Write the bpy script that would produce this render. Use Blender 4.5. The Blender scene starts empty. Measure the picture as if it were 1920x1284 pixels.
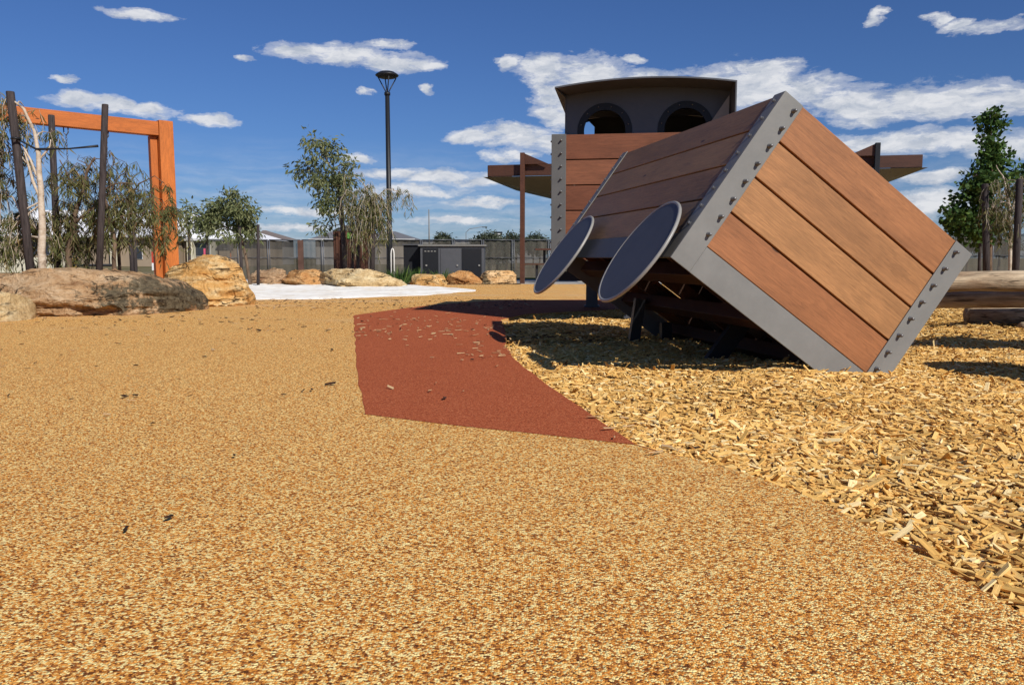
import bpy, math, random
import numpy as np
from mathutils import Vector, Matrix, noise
R = math.radians
SC = bpy.context.scene
COL = SC.collection
random.seed(7)
RNG = np.random.default_rng(7)

# ------------------------------------------------------------ camera, light, sky
FPX, HY, CH = 1500.0, 484.0, 0.60            # focal length in photo pixels, horizon row, eye height (m)
PITCH = math.atan((642 - HY) / FPX)
cam_d = bpy.data.cameras.new('camera'); cam = bpy.data.objects.new('camera', cam_d); COL.objects.link(cam)
cam_d.sensor_fit = 'HORIZONTAL'; cam_d.sensor_width = 36.0; cam_d.lens = 36.0 * FPX / 1920.0
cam_d.clip_start = 0.05; cam_d.clip_end = 3000
cam.location = (0, 0, CH); cam.rotation_euler = (math.pi / 2 - PITCH, 0, 0)
SC.camera = cam
SC.view_settings.view_transform = 'Standard'; SC.view_settings.look = 'None'
SC.view_settings.gamma = 1; SC.view_settings.exposure = 0.0

TR = Vector((-1.08, 1.5, -1.45)).normalized()     # the way sunlight travels
SUN_EL = math.asin(-TR.z); SUN_ROT = math.atan2(-TR.x, -TR.y)
sd = bpy.data.lights.new('sun', 'SUN'); sd.energy = 5.0; sd.angle = R(0.5); sd.color = (1.0, .955, .88)
sun = bpy.data.objects.new('sun', sd); COL.objects.link(sun)
sun.rotation_euler = TR.to_track_quat('-Z', 'Y').to_euler()

def ray(px, py):
    X = (px - 960) / FPX; U = (642 - py) / FPX
    return Vector((X, math.cos(PITCH) + U * math.sin(PITCH), U * math.cos(PITCH) - math.sin(PITCH)))
def G(px, py, z=0.0):                       # a spot on the ground
    d = ray(px, py); t = (z - CH) / d.z
    return Vector((d.x * t, d.y * t, z))
def P(px, py, Y):                           # a spot at distance Y
    d = ray(px, py); t = Y / d.y
    return Vector((d.x * t, Y, CH + d.z * t))

class N:                                     # tiny node helper
    def __init__(s, tree): s.t = tree; s.n = tree.nodes; s.l = tree.links
    def new(s, typ, **kw):
        nd = s.n.new(typ)
        for k, v in kw.items(): setattr(nd, k, v)
        return nd
    def put(s, nd, i, v):
        if v is None: return
        if isinstance(v, bpy.types.NodeSocket): s.l.new(v, nd.inputs[i])
        else: nd.inputs[i].default_value = v
    def math(s, op, a, b=None, c=None, clamp=False):
        nd = s.new('ShaderNodeMath', operation=op); nd.use_clamp = clamp
        s.put(nd, 0, a); s.put(nd, 1, b); s.put(nd, 2, c); return nd.outputs[0]
    def vm(s, op, a, b=None):
        nd = s.new('ShaderNodeVectorMath', operation=op); s.put(nd, 0, a); s.put(nd, 1, b)
        return nd.outputs['Value'] if op in ('DOT_PRODUCT', 'LENGTH', 'DISTANCE') else nd.outputs[0]
    def noise(s, vec, scale, detail=4, rough=.55, dist=0):
        nd = s.new('ShaderNodeTexNoise'); s.put(nd, 'Vector', vec); s.put(nd, 'Scale', scale)
        s.put(nd, 'Detail', detail); s.put(nd, 'Roughness', rough); s.put(nd, 'Distortion', dist); return nd.outputs['Fac']
    def vor(s, vec, scale, out='Color', feature='F1'):
        nd = s.new('ShaderNodeTexVoronoi', feature=feature); s.put(nd, 'Vector', vec); s.put(nd, 'Scale', scale); return nd.outputs[out]
    def ramp(s, fac, stops, interp='LINEAR'):
        nd = s.new('ShaderNodeValToRGB'); cr = nd.color_ramp; cr.interpolation = interp
        while len(cr.elements) < len(stops): cr.elements.new(.5)
        for e, (p, c) in zip(cr.elements, stops):
            e.position = p; e.color = (c, c, c, 1) if isinstance(c, (int, float)) else (*c, 1)
        s.put(nd, 0, fac); return nd.outputs[0]
    def mix(s, f, a, b, mode='MIX'):
        nd = s.new('ShaderNodeMix', data_type='RGBA', blend_type=mode)
        s.put(nd, 0, f)
        for i, v in ((6, a), (7, b)):
            if isinstance(v, tuple): v = (*v, 1)
            s.put(nd, i, v)
        return nd.outputs[2]
    def sep(s, v, i=0):
        nd = s.new('ShaderNodeSeparateXYZ'); s.put(nd, 0, v); return nd.outputs[i]
    def mapping(s, v, scale=(1, 1, 1), loc=(0, 0, 0), rot=(0, 0, 0)):
        nd = s.new('ShaderNodeMapping'); s.put(nd, 0, v); s.put(nd, 'Location', loc); s.put(nd, 'Rotation', rot); s.put(nd, 'Scale', scale); return nd.outputs[0]
    def bump(s, h, strength=.5, dist=.01, nrm=None):
        nd = s.new('ShaderNodeBump'); s.put(nd, 'Height', h); s.put(nd, 'Strength', strength); s.put(nd, 'Distance', dist)
        if nrm is not None: s.put(nd, 'Normal', nrm)
        return nd.outputs[0]

W = bpy.data.worlds.new('World'); SC.world = W; W.use_nodes = True
w = N(W.node_tree); w.n.clear()
sky = w.new('ShaderNodeTexSky', sky_type='NISHITA'); sky.sun_disc = False
sky.sun_elevation = SUN_EL; sky.sun_rotation = SUN_ROT; sky.air_density = 1.0; sky.dust_density = .35; sky.ozone_density = 3.0
tc = w.new('ShaderNodeTexCoord').outputs['Generated']
sx, sy, sz = (w.sep(tc, i) for i in range(3))
az = w.math('ARCTAN2', sx, sy); el = w.math('ARCSINE', sz)
cmb = w.new('ShaderNodeCombineXYZ'); w.put(cmb, 0, az); w.put(cmb, 1, el); uv0 = cmb.outputs[0]
wn = w.new('ShaderNodeTexNoise'); w.put(wn, 'Vector', w.mapping(uv0, (1, 2.0, 1))); w.put(wn, 'Scale', 14.0); w.put(wn, 'Detail', 6.0); w.put(wn, 'Roughness', .62)
uv = w.vm('ADD', uv0, w.vm('MULTIPLY', w.vm('SUBTRACT', wn.outputs['Color'], (.5, .5, .5)), (.075, .026, 0)))
CLOUDS = [(575,100,60,15),(650,104,60,19),(740,118,62,15),(722,88,34,8),(800,128,26,7),(683,172,12,6),(806,168,15,7),(540,98,24,8),
 (960,118,17,13),(1040,135,60,26),(1110,150,80,36),(1040,190,42,34),(1050,225,26,16),(1190,112,20,7),(1200,150,60,20),
 (890,255,55,12),(960,254,70,20),(1020,268,50,18),(950,292,50,10),
 (160,190,58,11),(228,198,22,12),(282,210,34,10),(392,224,38,9),(665,297,30,7),(745,322,70,10),(830,328,90,12),(750,355,80,12),(820,360,50,8),(910,340,60,12),
 (1430,132,70,14),(1400,165,110,36),(1500,172,90,24),(1585,190,60,26),(1615,208,60,26),(1700,195,100,28),(1790,190,90,28),(1865,178,60,22),(1930,185,60,20),
 (1660,272,100,16),(1760,268,110,19),(1890,275,90,16),(1760,330,60,10),(1740,375,60,20),(1690,390,60,22),
 (1862,52,44,10),(1800,48,30,7),(1755,38,18,8),(1651,30,12,14),(262,28,46,9),(458,107,18,6),(120,150,18,5),(900,380,70,8),(600,395,120,7),(560,425,90,7),(850,415,80,7)]
mask = None
for (cx, cy, rx, ry) in CLOUDS:
    d = ray(cx, cy).normalized(); a0 = math.atan2(d.x, d.y); e0 = math.asin(d.z)
    q = w.vm('MULTIPLY', w.vm('SUBTRACT', uv, (a0, e0, 0)), (FPX / rx / 1.25, FPX / ry / 1.25, 0))
    g = w.math('SUBTRACT', 1.0, w.vm('DOT_PRODUCT', q, q))
    if mask is None: mask = g
    else:
        nd = w.new('ShaderNodeMath', operation='SMOOTH_MAX'); w.put(nd, 0, mask); w.put(nd, 1, g); nd.inputs[2].default_value = .25; mask = nd.outputs[0]
mask = w.math('MAXIMUM', mask, -.9)
wisp = w.noise(w.mapping(uv0, (1.0, 2.8, 1)), 24, 10, .66, .25)
wisp2 = w.noise(w.mapping(uv, (1.0, 2.2, 1), (3, 1, 0)), 70, 5, .6)
nz = w.math('ADD', w.math('MULTIPLY', w.math('SUBTRACT', wisp, .5), 2.7), w.math('MULTIPLY', w.math('SUBTRACT', wisp2, .5), .6))
dens = w.math('ADD', mask, nz)
dens = w.ramp(w.math('MULTIPLY_ADD', dens, .5, .42), [(.36, 0.0), (.60, .42), (.86, .95)], 'EASE')
# thin streaky veil low over the horizon
low = w.ramp(w.math('MULTIPLY', el, 6.0), [(0, .9), (.35, .8), (.85, .0)])
streak = w.ramp(w.noise(w.mapping(uv, (1, 9, 1)), 9, 6, .6, .4), [(.38, .04), (.72, .55)])
dens = w.math('MAXIMUM', dens, w.math('MULTIPLY', low, streak))
shade = w.ramp(w.noise(w.mapping(uv, (1, 2.4, 1), (0, .012, 0)), 30, 6, .6), [(.33, (.46, .51, .60)), (.6, (.78, .79, .82))])
skc = w.mix(1.0, sky.outputs[0], (.49, .72, 1.16), 'MULTIPLY')
skyc = w.mix(1.0, skc, (.066, .066, .066), 'MULTIPLY')
fin = w.mix(dens, skyc, shade)
bg = w.new('ShaderNodeBackground'); w.put(bg, 0, fin); bg.inputs[1].default_value = 1.0
# the sky texture is scaled to 0.105 above so that the clouds can be mixed in
wo = w.new('ShaderNodeOutputWorld'); w.l.new(bg.outputs[0], wo.inputs[0])

# ------------------------------------------------------------ materials
def mat(name, fn, rough=.8, spec=.3, metal=0.0):
    m = bpy.data.materials.new(name); m.use_nodes = True; t = N(m.node_tree); b = m.node_tree.nodes['Principled BSDF']
    b.inputs['Roughness'].default_value = rough; b.inputs['Specular IOR Level'].default_value = spec; b.inputs['Metallic'].default_value = metal
    r = fn(t, b)
    if r is not None:
        if isinstance(r, tuple): b.inputs['Base Color'].default_value = (*r, 1)
        else: t.l.new(r, b.inputs['Base Color'])
    return m
def gc(t): return t.new('ShaderNodeNewGeometry').outputs['Position']
def obc(t): return t.new('ShaderNodeTexCoord').outputs['Object']
def att(t, name, out='Fac'):
    nd = t.new('ShaderNodeAttribute'); nd.attribute_name = name; return nd.outputs[out]
def nrm(t, b, sock): t.l.new(sock, b.inputs['Normal'])

def rubber(stops, tint_dust):
    def f(t, b):
        p = gc(t)
        nd = t.new('ShaderNodeTexNoise'); t.put(nd, 'Vector', p); t.put(nd, 'Scale', 260.0); t.put(nd, 'Detail', 2.0)
        pj = t.vm('ADD', p, t.vm('MULTIPLY', nd.outputs['Color'], (.005, .005, .005)))
        v1 = t.sep(t.vor(pj, 235, 'Color'), 0)
        v2 = t.sep(t.vor(pj, 340, 'Color'), 1)
        v = t.math('ADD', t.math('MULTIPLY', v1, .80), t.math('MULTIPLY', v2, .20))
        n = t.noise(p, 60, 3, .6)
        v = t.math('ADD', v, t.math('MULTIPLY', t.math('SUBTRACT', n, .5), .35))
        c = t.ramp(v, stops)
        big = t.noise(p, 1.3, 5, .6)
        c = t.mix(t.ramp(big, [(.35, 0.0), (.7, .22)]), c, t.mix(1.0, c, (.80, .74, .66), 'MULTIPLY'))
        if tint_dust:
            d = t.noise(t.mapping(p, (.5, 1.5, 1)), .8, 5, .65)
            far = t.ramp(t.math('MULTIPLY', t.sep(p, 1), .05), [(.25, 0.0), (.62, .75)])
            c = t.mix(t.math('MULTIPLY', t.ramp(d, [(.52, 0.0), (.72, .8)]), far), c, (.62, .45, .27))
        h = t.vor(pj, 235, 'Distance')
        nrm(t, b, t.bump(t.math('ADD', t.math('MULTIPLY', h, -1.0), t.math('MULTIPLY', n, .5)), .8, .0035))
        return c
    return f
M = {}
M['yellow'] = mat('yellow_rubber', rubber([(.10, (.11, .034, .010)), (.27, (.36, .120, .028)), (.43, (.70, .265, .042)), (.60, (.86, .40, .082)), (.78, (1.0, .80, .34))], True), .9, .12)
M['red'] = mat('red_rubber', rubber([(.10, (.22, .046, .018)), (.40, (.38, .083, .030)), (.65, (.44, .108, .040)), (.9, (.58, .19, .08))], False), .9, .12)
def f_sand(t, b):
    p = gc(t); n = t.noise(p, 3, 6, .65)
    nrm(t, b, t.bump(t.noise(p, 14, 6, .7), .6, .03))
    return t.ramp(n, [(.3, (.70, .62, .50)), (.55, (.88, .85, .78))])
M['sand'] = mat('white_sand', f_sand, .95, .1)
def f_ground(t, b):
    p = gc(t); n = t.noise(p, .35, 8, .65); n2 = t.noise(p, 9, 6, .7)
    c = t.ramp(n, [(.35, (.10, .12, .035)), (.5, (.19, .15, .08)), (.66, (.33, .26, .16))])
    c = t.mix(t.ramp(n2, [(.35, .5), (.65, 0.0)]), c, (.05, .055, .02))
    nrm(t, b, t.bump(n2, .8, .08)); return c
M['ground'] = mat('dry_ground', f_ground, .95, .1)
def f_soil(t, b):
    p = gc(t); n = t.noise(p, 30, 6, .7); nrm(t, b, t.bump(n, .9, .03))
    return t.ramp(n, [(.35, (.05, .032, .018)), (.65, (.20, .13, .07))])
M['soil'] = mat('garden_soil', f_soil, .95, .1)
def f_barkbed(t, b):
    p = gc(t); n = t.vor(t.mapping(p, (1, 1.6, 1)), 60, 'Color'); nrm(t, b, t.bump(t.noise(p, 90, 4, .7), 1, .02))
    return t.ramp(t.sep(n, 0), [(.1, (.05, .022, .008)), (.6, (.22, .12, .04)), (.95, (.42, .26, .10))])
M['barkbed'] = mat('bark_bed', f_barkbed, .95, .1)
def f_chip(t, b):
    r = att(t, 'rnd'); g = att(t, 'gco', 'Vector')
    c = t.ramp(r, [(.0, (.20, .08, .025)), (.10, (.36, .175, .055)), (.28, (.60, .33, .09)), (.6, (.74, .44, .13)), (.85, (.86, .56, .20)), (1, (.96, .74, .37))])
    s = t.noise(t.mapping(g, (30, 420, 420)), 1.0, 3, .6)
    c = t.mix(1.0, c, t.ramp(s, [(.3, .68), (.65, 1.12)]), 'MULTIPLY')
    nrm(t, b, t.bump(s, .5, .002)); return c
M['chip'] = mat('bark_chip', f_chip, .9, .06)
def f_litter(t, b):
    return t.ramp(att(t, 'rnd'), [(0, (.035, .018, .01)), (.55, (.12, .06, .03)), (.6, (.5, .33, .17)), (1, (.72, .52, .33))], 'CONSTANT')
M['litter'] = mat('leaf_litter', f_litter, .8, .2)

def wood(stops, sat=1.0, rough=.55, spec=.35):
    def f(t, b):
        r = att(t, 'rnd'); g = att(t, 'gco', 'Vector')
        ring = t.noise(t.mapping(g, (.9, 5.5, 5.5)), 1.6, 3, .5, 1.1)
        band = t.math('FRACT', t.math('MULTIPLY', ring, 7.0))
        fine = t.noise(t.mapping(g, (5.0, 150, 150)), 1.0, 5, .65)
        pores = t.noise(t.mapping(g, (22, 520, 520)), 1.0, 2, .5)
        blot = t.noise(t.mapping(g, (1.2, 4, 4)), 2.0, 4, .6)
        base = t.ramp(r, stops)
        c = t.mix(1.0, base, t.ramp(blot, [(.3, .82), (.7, 1.12)]), 'MULTIPLY')
        c = t.mix(1.0, c, t.ramp(band, [(0, .90), (.5, 1.0), (.9, 1.04), (1, .91)]), 'MULTIPLY')
        c = t.mix(1.0, c, t.ramp(fine, [(.32, .80), (.62, 1.06)]), 'MULTIPLY')
        c = t.mix(1.0, c, t.ramp(pores, [(.36, .80), (.5, 1.0)]), 'MULTIPLY')
        kn = t.vor(t.mapping(g, (2.2, 7.0, 7.0)), 1.0, 'Distance')
        c = t.mix(t.ramp(kn, [(.045, .85), (.075, 0.0)]), c, (.04, .018, .01))
        nrm(t, b, t.bump(t.math('ADD', fine, t.math('MULTIPLY', pores, .5)), .35, .002)); return c
    return mat('hardwood', f, rough, spec)
M['wood'] = wood([(0, (.31, .110, .042)), (.35, (.35, .140, .053)), (.7, (.38, .175, .066)), (1, (.42, .205, .078))])
M['wood_red'] = wood([(0, (.15, .048, .022)), (.5, (.22, .078, .036)), (1, (.29, .115, .055))])
M['wood_side'] = wood([(0, (.22, .11, .05)), (.5, (.28, .155, .07)), (1, (.35, .20, .09))])
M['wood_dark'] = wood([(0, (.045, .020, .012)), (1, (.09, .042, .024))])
M['wood_orange'] = wood([(0, (.47, .125, .022)), (.5, (.54, .150, .026)), (1, (.60, .175, .032))])
def f_steel(col, sp=.05):
    def f(t, b):
        p = gc(t); n = t.noise(p, 6, 6, .7); n2 = t.noise(p, 160, 3, .6)
        c = t.mix(t.ramp(n, [(.3, 0.0), (.75, 1.0)]), tuple(x * .88 for x in col), tuple(min(1, x * 1.12) for x in col))
        sc = t.noise(t.mapping(p, (40, 6, 40), rot=(.4, .3, .8)), 1.0, 4, .7)
        c = t.mix(t.ramp(sc, [(.66, 0.0), (.74, .25)]), c, tuple(min(1, x * 1.5) for x in col))
        nrm(t, b, t.bump(n2, .12, .001)); return c
    return f
M['steel'] = mat('grey_painted_steel', f_steel((.190, .184, .170)), .5, .4)
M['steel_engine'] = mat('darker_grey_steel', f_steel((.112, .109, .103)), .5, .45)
M['shelter_timber'] = wood([(0, (.062, .024, .014)), (1, (.10, .040, .023))])
M['steel_dark'] = mat('charcoal_painted_steel', f_steel((.078, .080, .088)), .42, .5)
M['steel_disc'] = mat('slate_painted_plate', f_steel((.072, .076, .088)), .55, .3)
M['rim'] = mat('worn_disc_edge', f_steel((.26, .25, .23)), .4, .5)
M['bolt'] = mat('galvanised_bolt', f_steel((.16, .155, .15)), .3, .6, .35)
M['black'] = mat('black_metal', f_steel((.014, .015, .018)), .45, .3)
M['chain'] = mat('chain_metal', f_steel((.12, .12, .13)), .4, .5, .6)
def f_pole(t, b):
    p = gc(t); n = t.noise(t.mapping(p, (60, 60, 5)), 1.0, 5, .7); nrm(t, b, t.bump(n, .7, .006))
    return t.ramp(n, [(.3, (.022, .017, .016)), (.6, (.065, .052, .050)), (.8, (.12, .10, .095))])
M['stake'] = mat('dark_stake_timber', f_pole, .85, .2)
def f_log(t, b):
    p = gc(t); n = t.noise(t.mapping(p, (3, 40, 40)), 1.0, 6, .72, .6); n2 = t.noise(t.mapping(p, (2, 9, 9)), 1.0, 5, .6)
    cr = t.ramp(t.noise(t.mapping(p, (1.6, 60, 60)), 1.0, 3, .5), [(.36, .35), (.43, 1.0)])
    nrm(t, b, t.bump(n, .9, .012))
    c = t.mix(t.ramp(n2, [(.35, 0.0), (.65, 1.0)]), (.30, .20, .12), (.62, .49, .33))
    return t.mix(1.0, t.mix(1.0, c, t.ramp(n, [(.3, .5), (.65, 1.15)]), 'MULTIPLY'), cr, 'MULTIPLY')
M['log'] = mat('weathered_log', f_log, .85, .2)
def f_bark_pale(t, b):
    p = gc(t); n = t.noise(t.mapping(p, (9, 9, 16)), 1.0, 6, .7); nrm(t, b, t.bump(n, .6, .01))
    return t.ramp(n, [(.3, (.10, .06, .035)), (.42, (.42, .33, .24)), (.7, (.66, .58, .47))])
M['trunk_pale'] = mat('pale_gum_bark', f_bark_pale, .85, .2)
def f_bark_brown(t, b):
    p = gc(t); n = t.noise(t.mapping(p, (20, 20, 6)), 1.0, 6, .7); nrm(t, b, t.bump(n, .7, .01))
    return t.ramp(n, [(.3, (.05, .032, .02)), (.7, (.22, .15, .10))])
M['trunk_brown'] = mat('brown_bark', f_bark_brown, .9, .15)
def leafm(name, a, bb, c, d):
    def f(t, b):
        r = att(t, 'rnd'); col = t.ramp(r, [(0, a), (.45, bb), (.8, c), (1, d)])
        tr = t.new('ShaderNodeBsdfTranslucent'); t.l.new(col, tr.inputs[0])
        mx = t.new('ShaderNodeMixShader'); mx.inputs[0].default_value = .28
        out = t.n['Material Output']; t.l.new(b.outputs[0], mx.inputs[1]); t.l.new(tr.outputs[0], mx.inputs[2]); t.l.new(mx.outputs[0], out.inputs[0])
        return col
    return mat(name, f, .62, .22)
M['leaf_olive'] = leafm('weeping_leaf', (.05, .062, .02), (.125, .135, .045), (.24, .21, .085), (.34, .20, .09))
M['leaf_gum'] = leafm('gum_leaf', (.05, .07, .028), (.13, .15, .06), (.24, .25, .11), (.38, .38, .20))
M['leaf_green'] = leafm('maple_leaf', (.02, .05, .012), (.05, .10, .022), (.10, .17, .035), (.18, .24, .06))
M['leaf_far'] = leafm('far_leaf', (.03, .045, .028), (.06, .075, .045), (.10, .115, .07), (.16, .17, .11))
def rockm(name, a, bb, c, lichen):
    def f(t, b):
        p = gc(t); n = t.noise(t.mapping(p, (1, 1, 2.6)), 3.2, 8, .68, .5); n2 = t.noise(p, 22, 7, .75); n3 = t.noise(p, 1.5, 5, .6)
        col = t.ramp(n, [(.28, a), (.48, bb), (.70, c)])
        col = t.mix(t.ramp(n2, [(.36, .7), (.5, 0.0)]), col, t.mix(1.0, col, (.50, .42, .34), 'MULTIPLY'))
        col = t.mix(t.ramp(n2, [(.58, 0.0), (.75, .5)]), col, (.80, .70, .53))
        if lichen:
            cx, cy, cz, sx_, sz_ = lichen
            d = t.vm('LENGTH', t.vm('MULTIPLY', t.vm('SUBTRACT', p, (cx, cy, cz)), (1 / sx_, .25 / sx_, 1 / sz_)))
            m_ = t.math('ADD', t.math('SUBTRACT', 1.5, d), t.math('MULTIPLY', t.math('SUBTRACT', t.noise(p, 4.2, 9, .75), .5), 5.0))
            col = t.mix(t.ramp(m_, [(.30, 0.0), (.62, .9)]), col, t.ramp(n2, [(.35, (.035, .030, .020)), (.6, (.14, .12, .075)), (.75, (.34, .28, .19))]))
        cn = t.noise(t.mapping(p, (1.1, 1.1, 4.0), rot=(0, .14, .2)), 1.5, 5, .6, .8)
        gate = t.ramp(t.noise(p, 2.4, 3, .5), [(.46, 0.0), (.58, 1.0)])
        ckm = t.math('MULTIPLY', t.ramp(t.math('ABSOLUTE', t.math('SUBTRACT', cn, .5)), [(.004, .9), (.016, 0.0)]), gate)
        col = t.mix(ckm, col, (.06, .035, .02))
        h = t.math('SUBTRACT', t.math('ADD', t.math('MULTIPLY', n2, .6), n), t.math('MULTIPLY', ckm, .8))
        nrm(t, b, t.bump(h, .95, .07)); return col
    return mat(name, f, .9, .15)

# ------------------------------------------------------------ mesh builder
def tag(o, label=None, cat=None, group=None, kind=None):
    if label: o['label'] = label
    if cat: o['category'] = cat
    if group: o['group'] = group
    if kind: o['kind'] = kind
    return o
def thing(name, loc, label, cat, group=None):
    o = bpy.data.objects.new(name, None); COL.objects.link(o); o.location = loc; o.empty_display_size = .1
    return tag(o, label, cat, group)
class MB:
    def __init__(s): s.v = []; s.f = []; s.mi = []; s.rnd = []; s.gco = []; s.sm = []
    def add(s, vs, fs, mi=0, rnd=None, gco=None, smooth=False):
        k = len(s.v); rnd = random.random() if rnd is None else rnd
        s.v += [tuple(q) for q in vs]; s.f += [tuple(i + k for i in f) for f in fs]
        s.mi += [mi] * len(fs); s.sm += [smooth] * len(fs); s.rnd += [rnd] * len(vs)
        s.gco += [tuple(g) for g in gco] if gco is not None else [tuple(q) for q in vs]
        return s
    def box(s, c, ax, h, mi=0, rnd=None, grain=0):      # centre, 3 axes, half sizes
        c = Vector(c); ax = [Vector(a) for a in ax]; off = Vector((random.random() * 40, random.random() * 40, random.random() * 40))
        vs = []; gs = []; order = [grain, (grain + 1) % 3, (grain + 2) % 3]
        for x in (-1, 1):
            for y in (-1, 1):
                for z in (-1, 1):
                    l = (x * h[0], y * h[1], z * h[2]); vs.append(c + ax[0] * l[0] + ax[1] * l[1] + ax[2] * l[2])
                    gs.append(Vector((l[order[0]], l[order[1]], l[order[2]])) + off)
        fs = [(0, 1, 3, 2), (4, 6, 7, 5), (0, 4, 5, 1), (2, 3, 7, 6), (0, 2, 6, 4), (1, 5, 7, 3)]
        if ax[0].cross(ax[1]).dot(ax[2]) < 0: fs = [f[::-1] for f in fs]
        return s.add(vs, fs, mi, rnd, gs)
    def beam(s, a, b, wx, wz, mi=0, rnd=None, up=(0, 0, 1)):
        a = Vector(a); b = Vector(b); d = (b - a); L = d.length; d /= L
        u = Vector(up)
        if abs(d.dot(u)) > .95: u = Vector((0, 1, 0))
        x = d.cross(u).normalized(); z = x.cross(d)
        return s.box((a + b) / 2, (d, x, z), (L / 2, wx / 2, wz / 2), mi, rnd)
    def tube(s, pts, rs, n=10, mi=0, cap=True, rnd=None, smooth=True):
        pts = [Vector(p) for p in pts]
        if not hasattr(rs, '__len__'): rs = [rs] * len(pts)
        k = len(s.v); vs = []; fs = []; ref = None
        for i, p in enumerate(pts):
            d = (pts[min(i + 1, len(pts) - 1)] - pts[max(i - 1, 0)]).normalized()
            if ref is None: ref = d.orthogonal().normalized()
            ref = (ref - d * ref.dot(d)).normalized(); y = d.cross(ref)
            for j in range(n):
                a = 2 * math.pi * j / n; vs.append(p + (ref * math.cos(a) + y * math.sin(a)) * rs[i])
        for i in range(len(pts) - 1):
            for j in range(n):
                j2 = (j + 1) % n; fs.append((i * n + j, i * n + j2, (i + 1) * n + j2, (i + 1) * n + j))
        if cap: fs.append(tuple(range(n))[::-1]); fs.append(tuple(range((len(pts) - 1) * n, len(pts) * n)))
        return s.add(vs, fs, mi, rnd, None, smooth)
    def prism(s, poly, d, mi=0, rnd=None):               # planar loop of 3-D points pushed along d
        poly = [Vector(p) for p in poly]; d = Vector(d); n = len(poly)
        fs = [tuple(range(n))[::-1], tuple(range(n, 2 * n))] + [(i, (i + 1) % n, n + (i + 1) % n, n + i) for i in range(n)]
        return s.add(poly + [p + d for p in poly], fs, mi, rnd)
    def lathe(s, base, prof, n=24, mi=0, ax=None):       # profile of (r, h) round an axis
        base = Vector(base); ax = ax or (Vector((1, 0, 0)), Vector((0, 1, 0)), Vector((0, 0, 1)))
        vs = []; fs = []
        for r, h in prof:
            for j in range(n):
                a = 2 * math.pi * j / n; vs.append(base + ax[0] * r * math.cos(a) + ax[1] * r * math.sin(a) + ax[2] * h)
        for i in range(len(prof) - 1):
            for j in range(n):
                j2 = (j + 1) % n; fs.append((i * n + j, i * n + j2, (i + 1) * n + j2, (i + 1) * n + j))
        fs.append(tuple(range(n))[::-1]); fs.append(tuple(range((len(prof) - 1) * n, len(prof) * n)))
        return s.add(vs, fs, mi, None, None, True)
    def build(s, name, mats, parent=None, bevel=0, origin=None):
        if not isinstance(mats, (list, tuple)): mats = [mats]
        org = Vector(parent_world(parent)) if parent else Vector(origin or (0, 0, 0))
        me = bpy.data.meshes.new(name); me.from_pydata([tuple(Vector(q) - org) for q in s.v], [], s.f)
        return finish(me, name, mats, s.mi, s.sm, s.rnd, s.gco, parent, org, bevel)
def parent_world(p):
    l = Vector(p.location)
    while p.parent: p = p.parent; l = l + Vector(p.location)
    return l
def finish(me, name, mats, mi, sm, rnd, gco, parent, org, bevel=0):
    for m in mats: me.materials.append(m)
    if len(mi) == len(me.polygons):
        me.polygons.foreach_set('material_index', np.array(mi, dtype=np.int32)); me.polygons.foreach_set('use_smooth', np.array(sm, dtype=bool))
    a = me.attributes.new('rnd', 'FLOAT', 'POINT'); a.data.foreach_set('value', np.array(rnd, dtype=np.float32))
    a = me.attributes.new('gco', 'FLOAT_VECTOR', 'POINT'); a.data.foreach_set('vector', np.array(gco, dtype=np.float32).ravel())
    me.update()
    o = bpy.data.objects.new(name, me); COL.objects.link(o)
    if parent: o.parent = parent
    else: o.location = org
    if bevel:
        b = o.modifiers.new('bevel', 'BEVEL'); b.width = bevel; b.segments = 2; b.limit_method = 'ANGLE'
    return o
def np_mesh(name, V, F, m, rnd, gco=None, parent=None, smooth=False):
    me = bpy.data.meshes.new(name); nv, (nf, k) = len(V), F.shape
    me.vertices.add(nv); me.vertices.foreach_set('co', V.astype(np.float32).ravel())
    me.loops.add(nf * k); me.loops.foreach_set('vertex_index', F.astype(np.int32).ravel())
    me.polygons.add(nf); me.polygons.foreach_set('loop_start', np.arange(0, nf * k, k, dtype=np.int32))
    me.update(calc_edges=True); me.validate()
    return finish(me, name, [m], np.zeros(nf), np.full(nf, smooth), rnd, V if gco is None else gco, parent, Vector((0, 0, 0)))
def sheet(name, pts, m, z):
    mb = MB(); mb.add([(p[0], p[1], z) for p in pts], [tuple(range(len(pts)))])
    o = mb.build(name, m); return tag(o, kind='structure')
def wiggle(pts, amp, step=.12, seed=0):              # a slightly wandering outline through the given points
    out = []
    for i in range(len(pts)):
        a = Vector(pts[i][:2]); b = Vector(pts[(i + 1) % len(pts)][:2]); L = (b - a).length; n = max(1, int(L / step))
        if n > 400: n = 1
        for k in range(n):
            q = a.lerp(b, k / n); d = noise.noise(Vector((q.x * 3, q.y * 3, seed))) * amp
            nn = Vector((-(b - a).y, (b - a).x)).normalized(); out.append(q + nn * d)
    return out
def ccw(pts):
    a = sum(pts[i][0] * pts[(i + 1) % len(pts)][1] - pts[(i + 1) % len(pts)][0] * pts[i][1] for i in range(len(pts)))
    return pts if a > 0 else pts[::-1]

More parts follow.
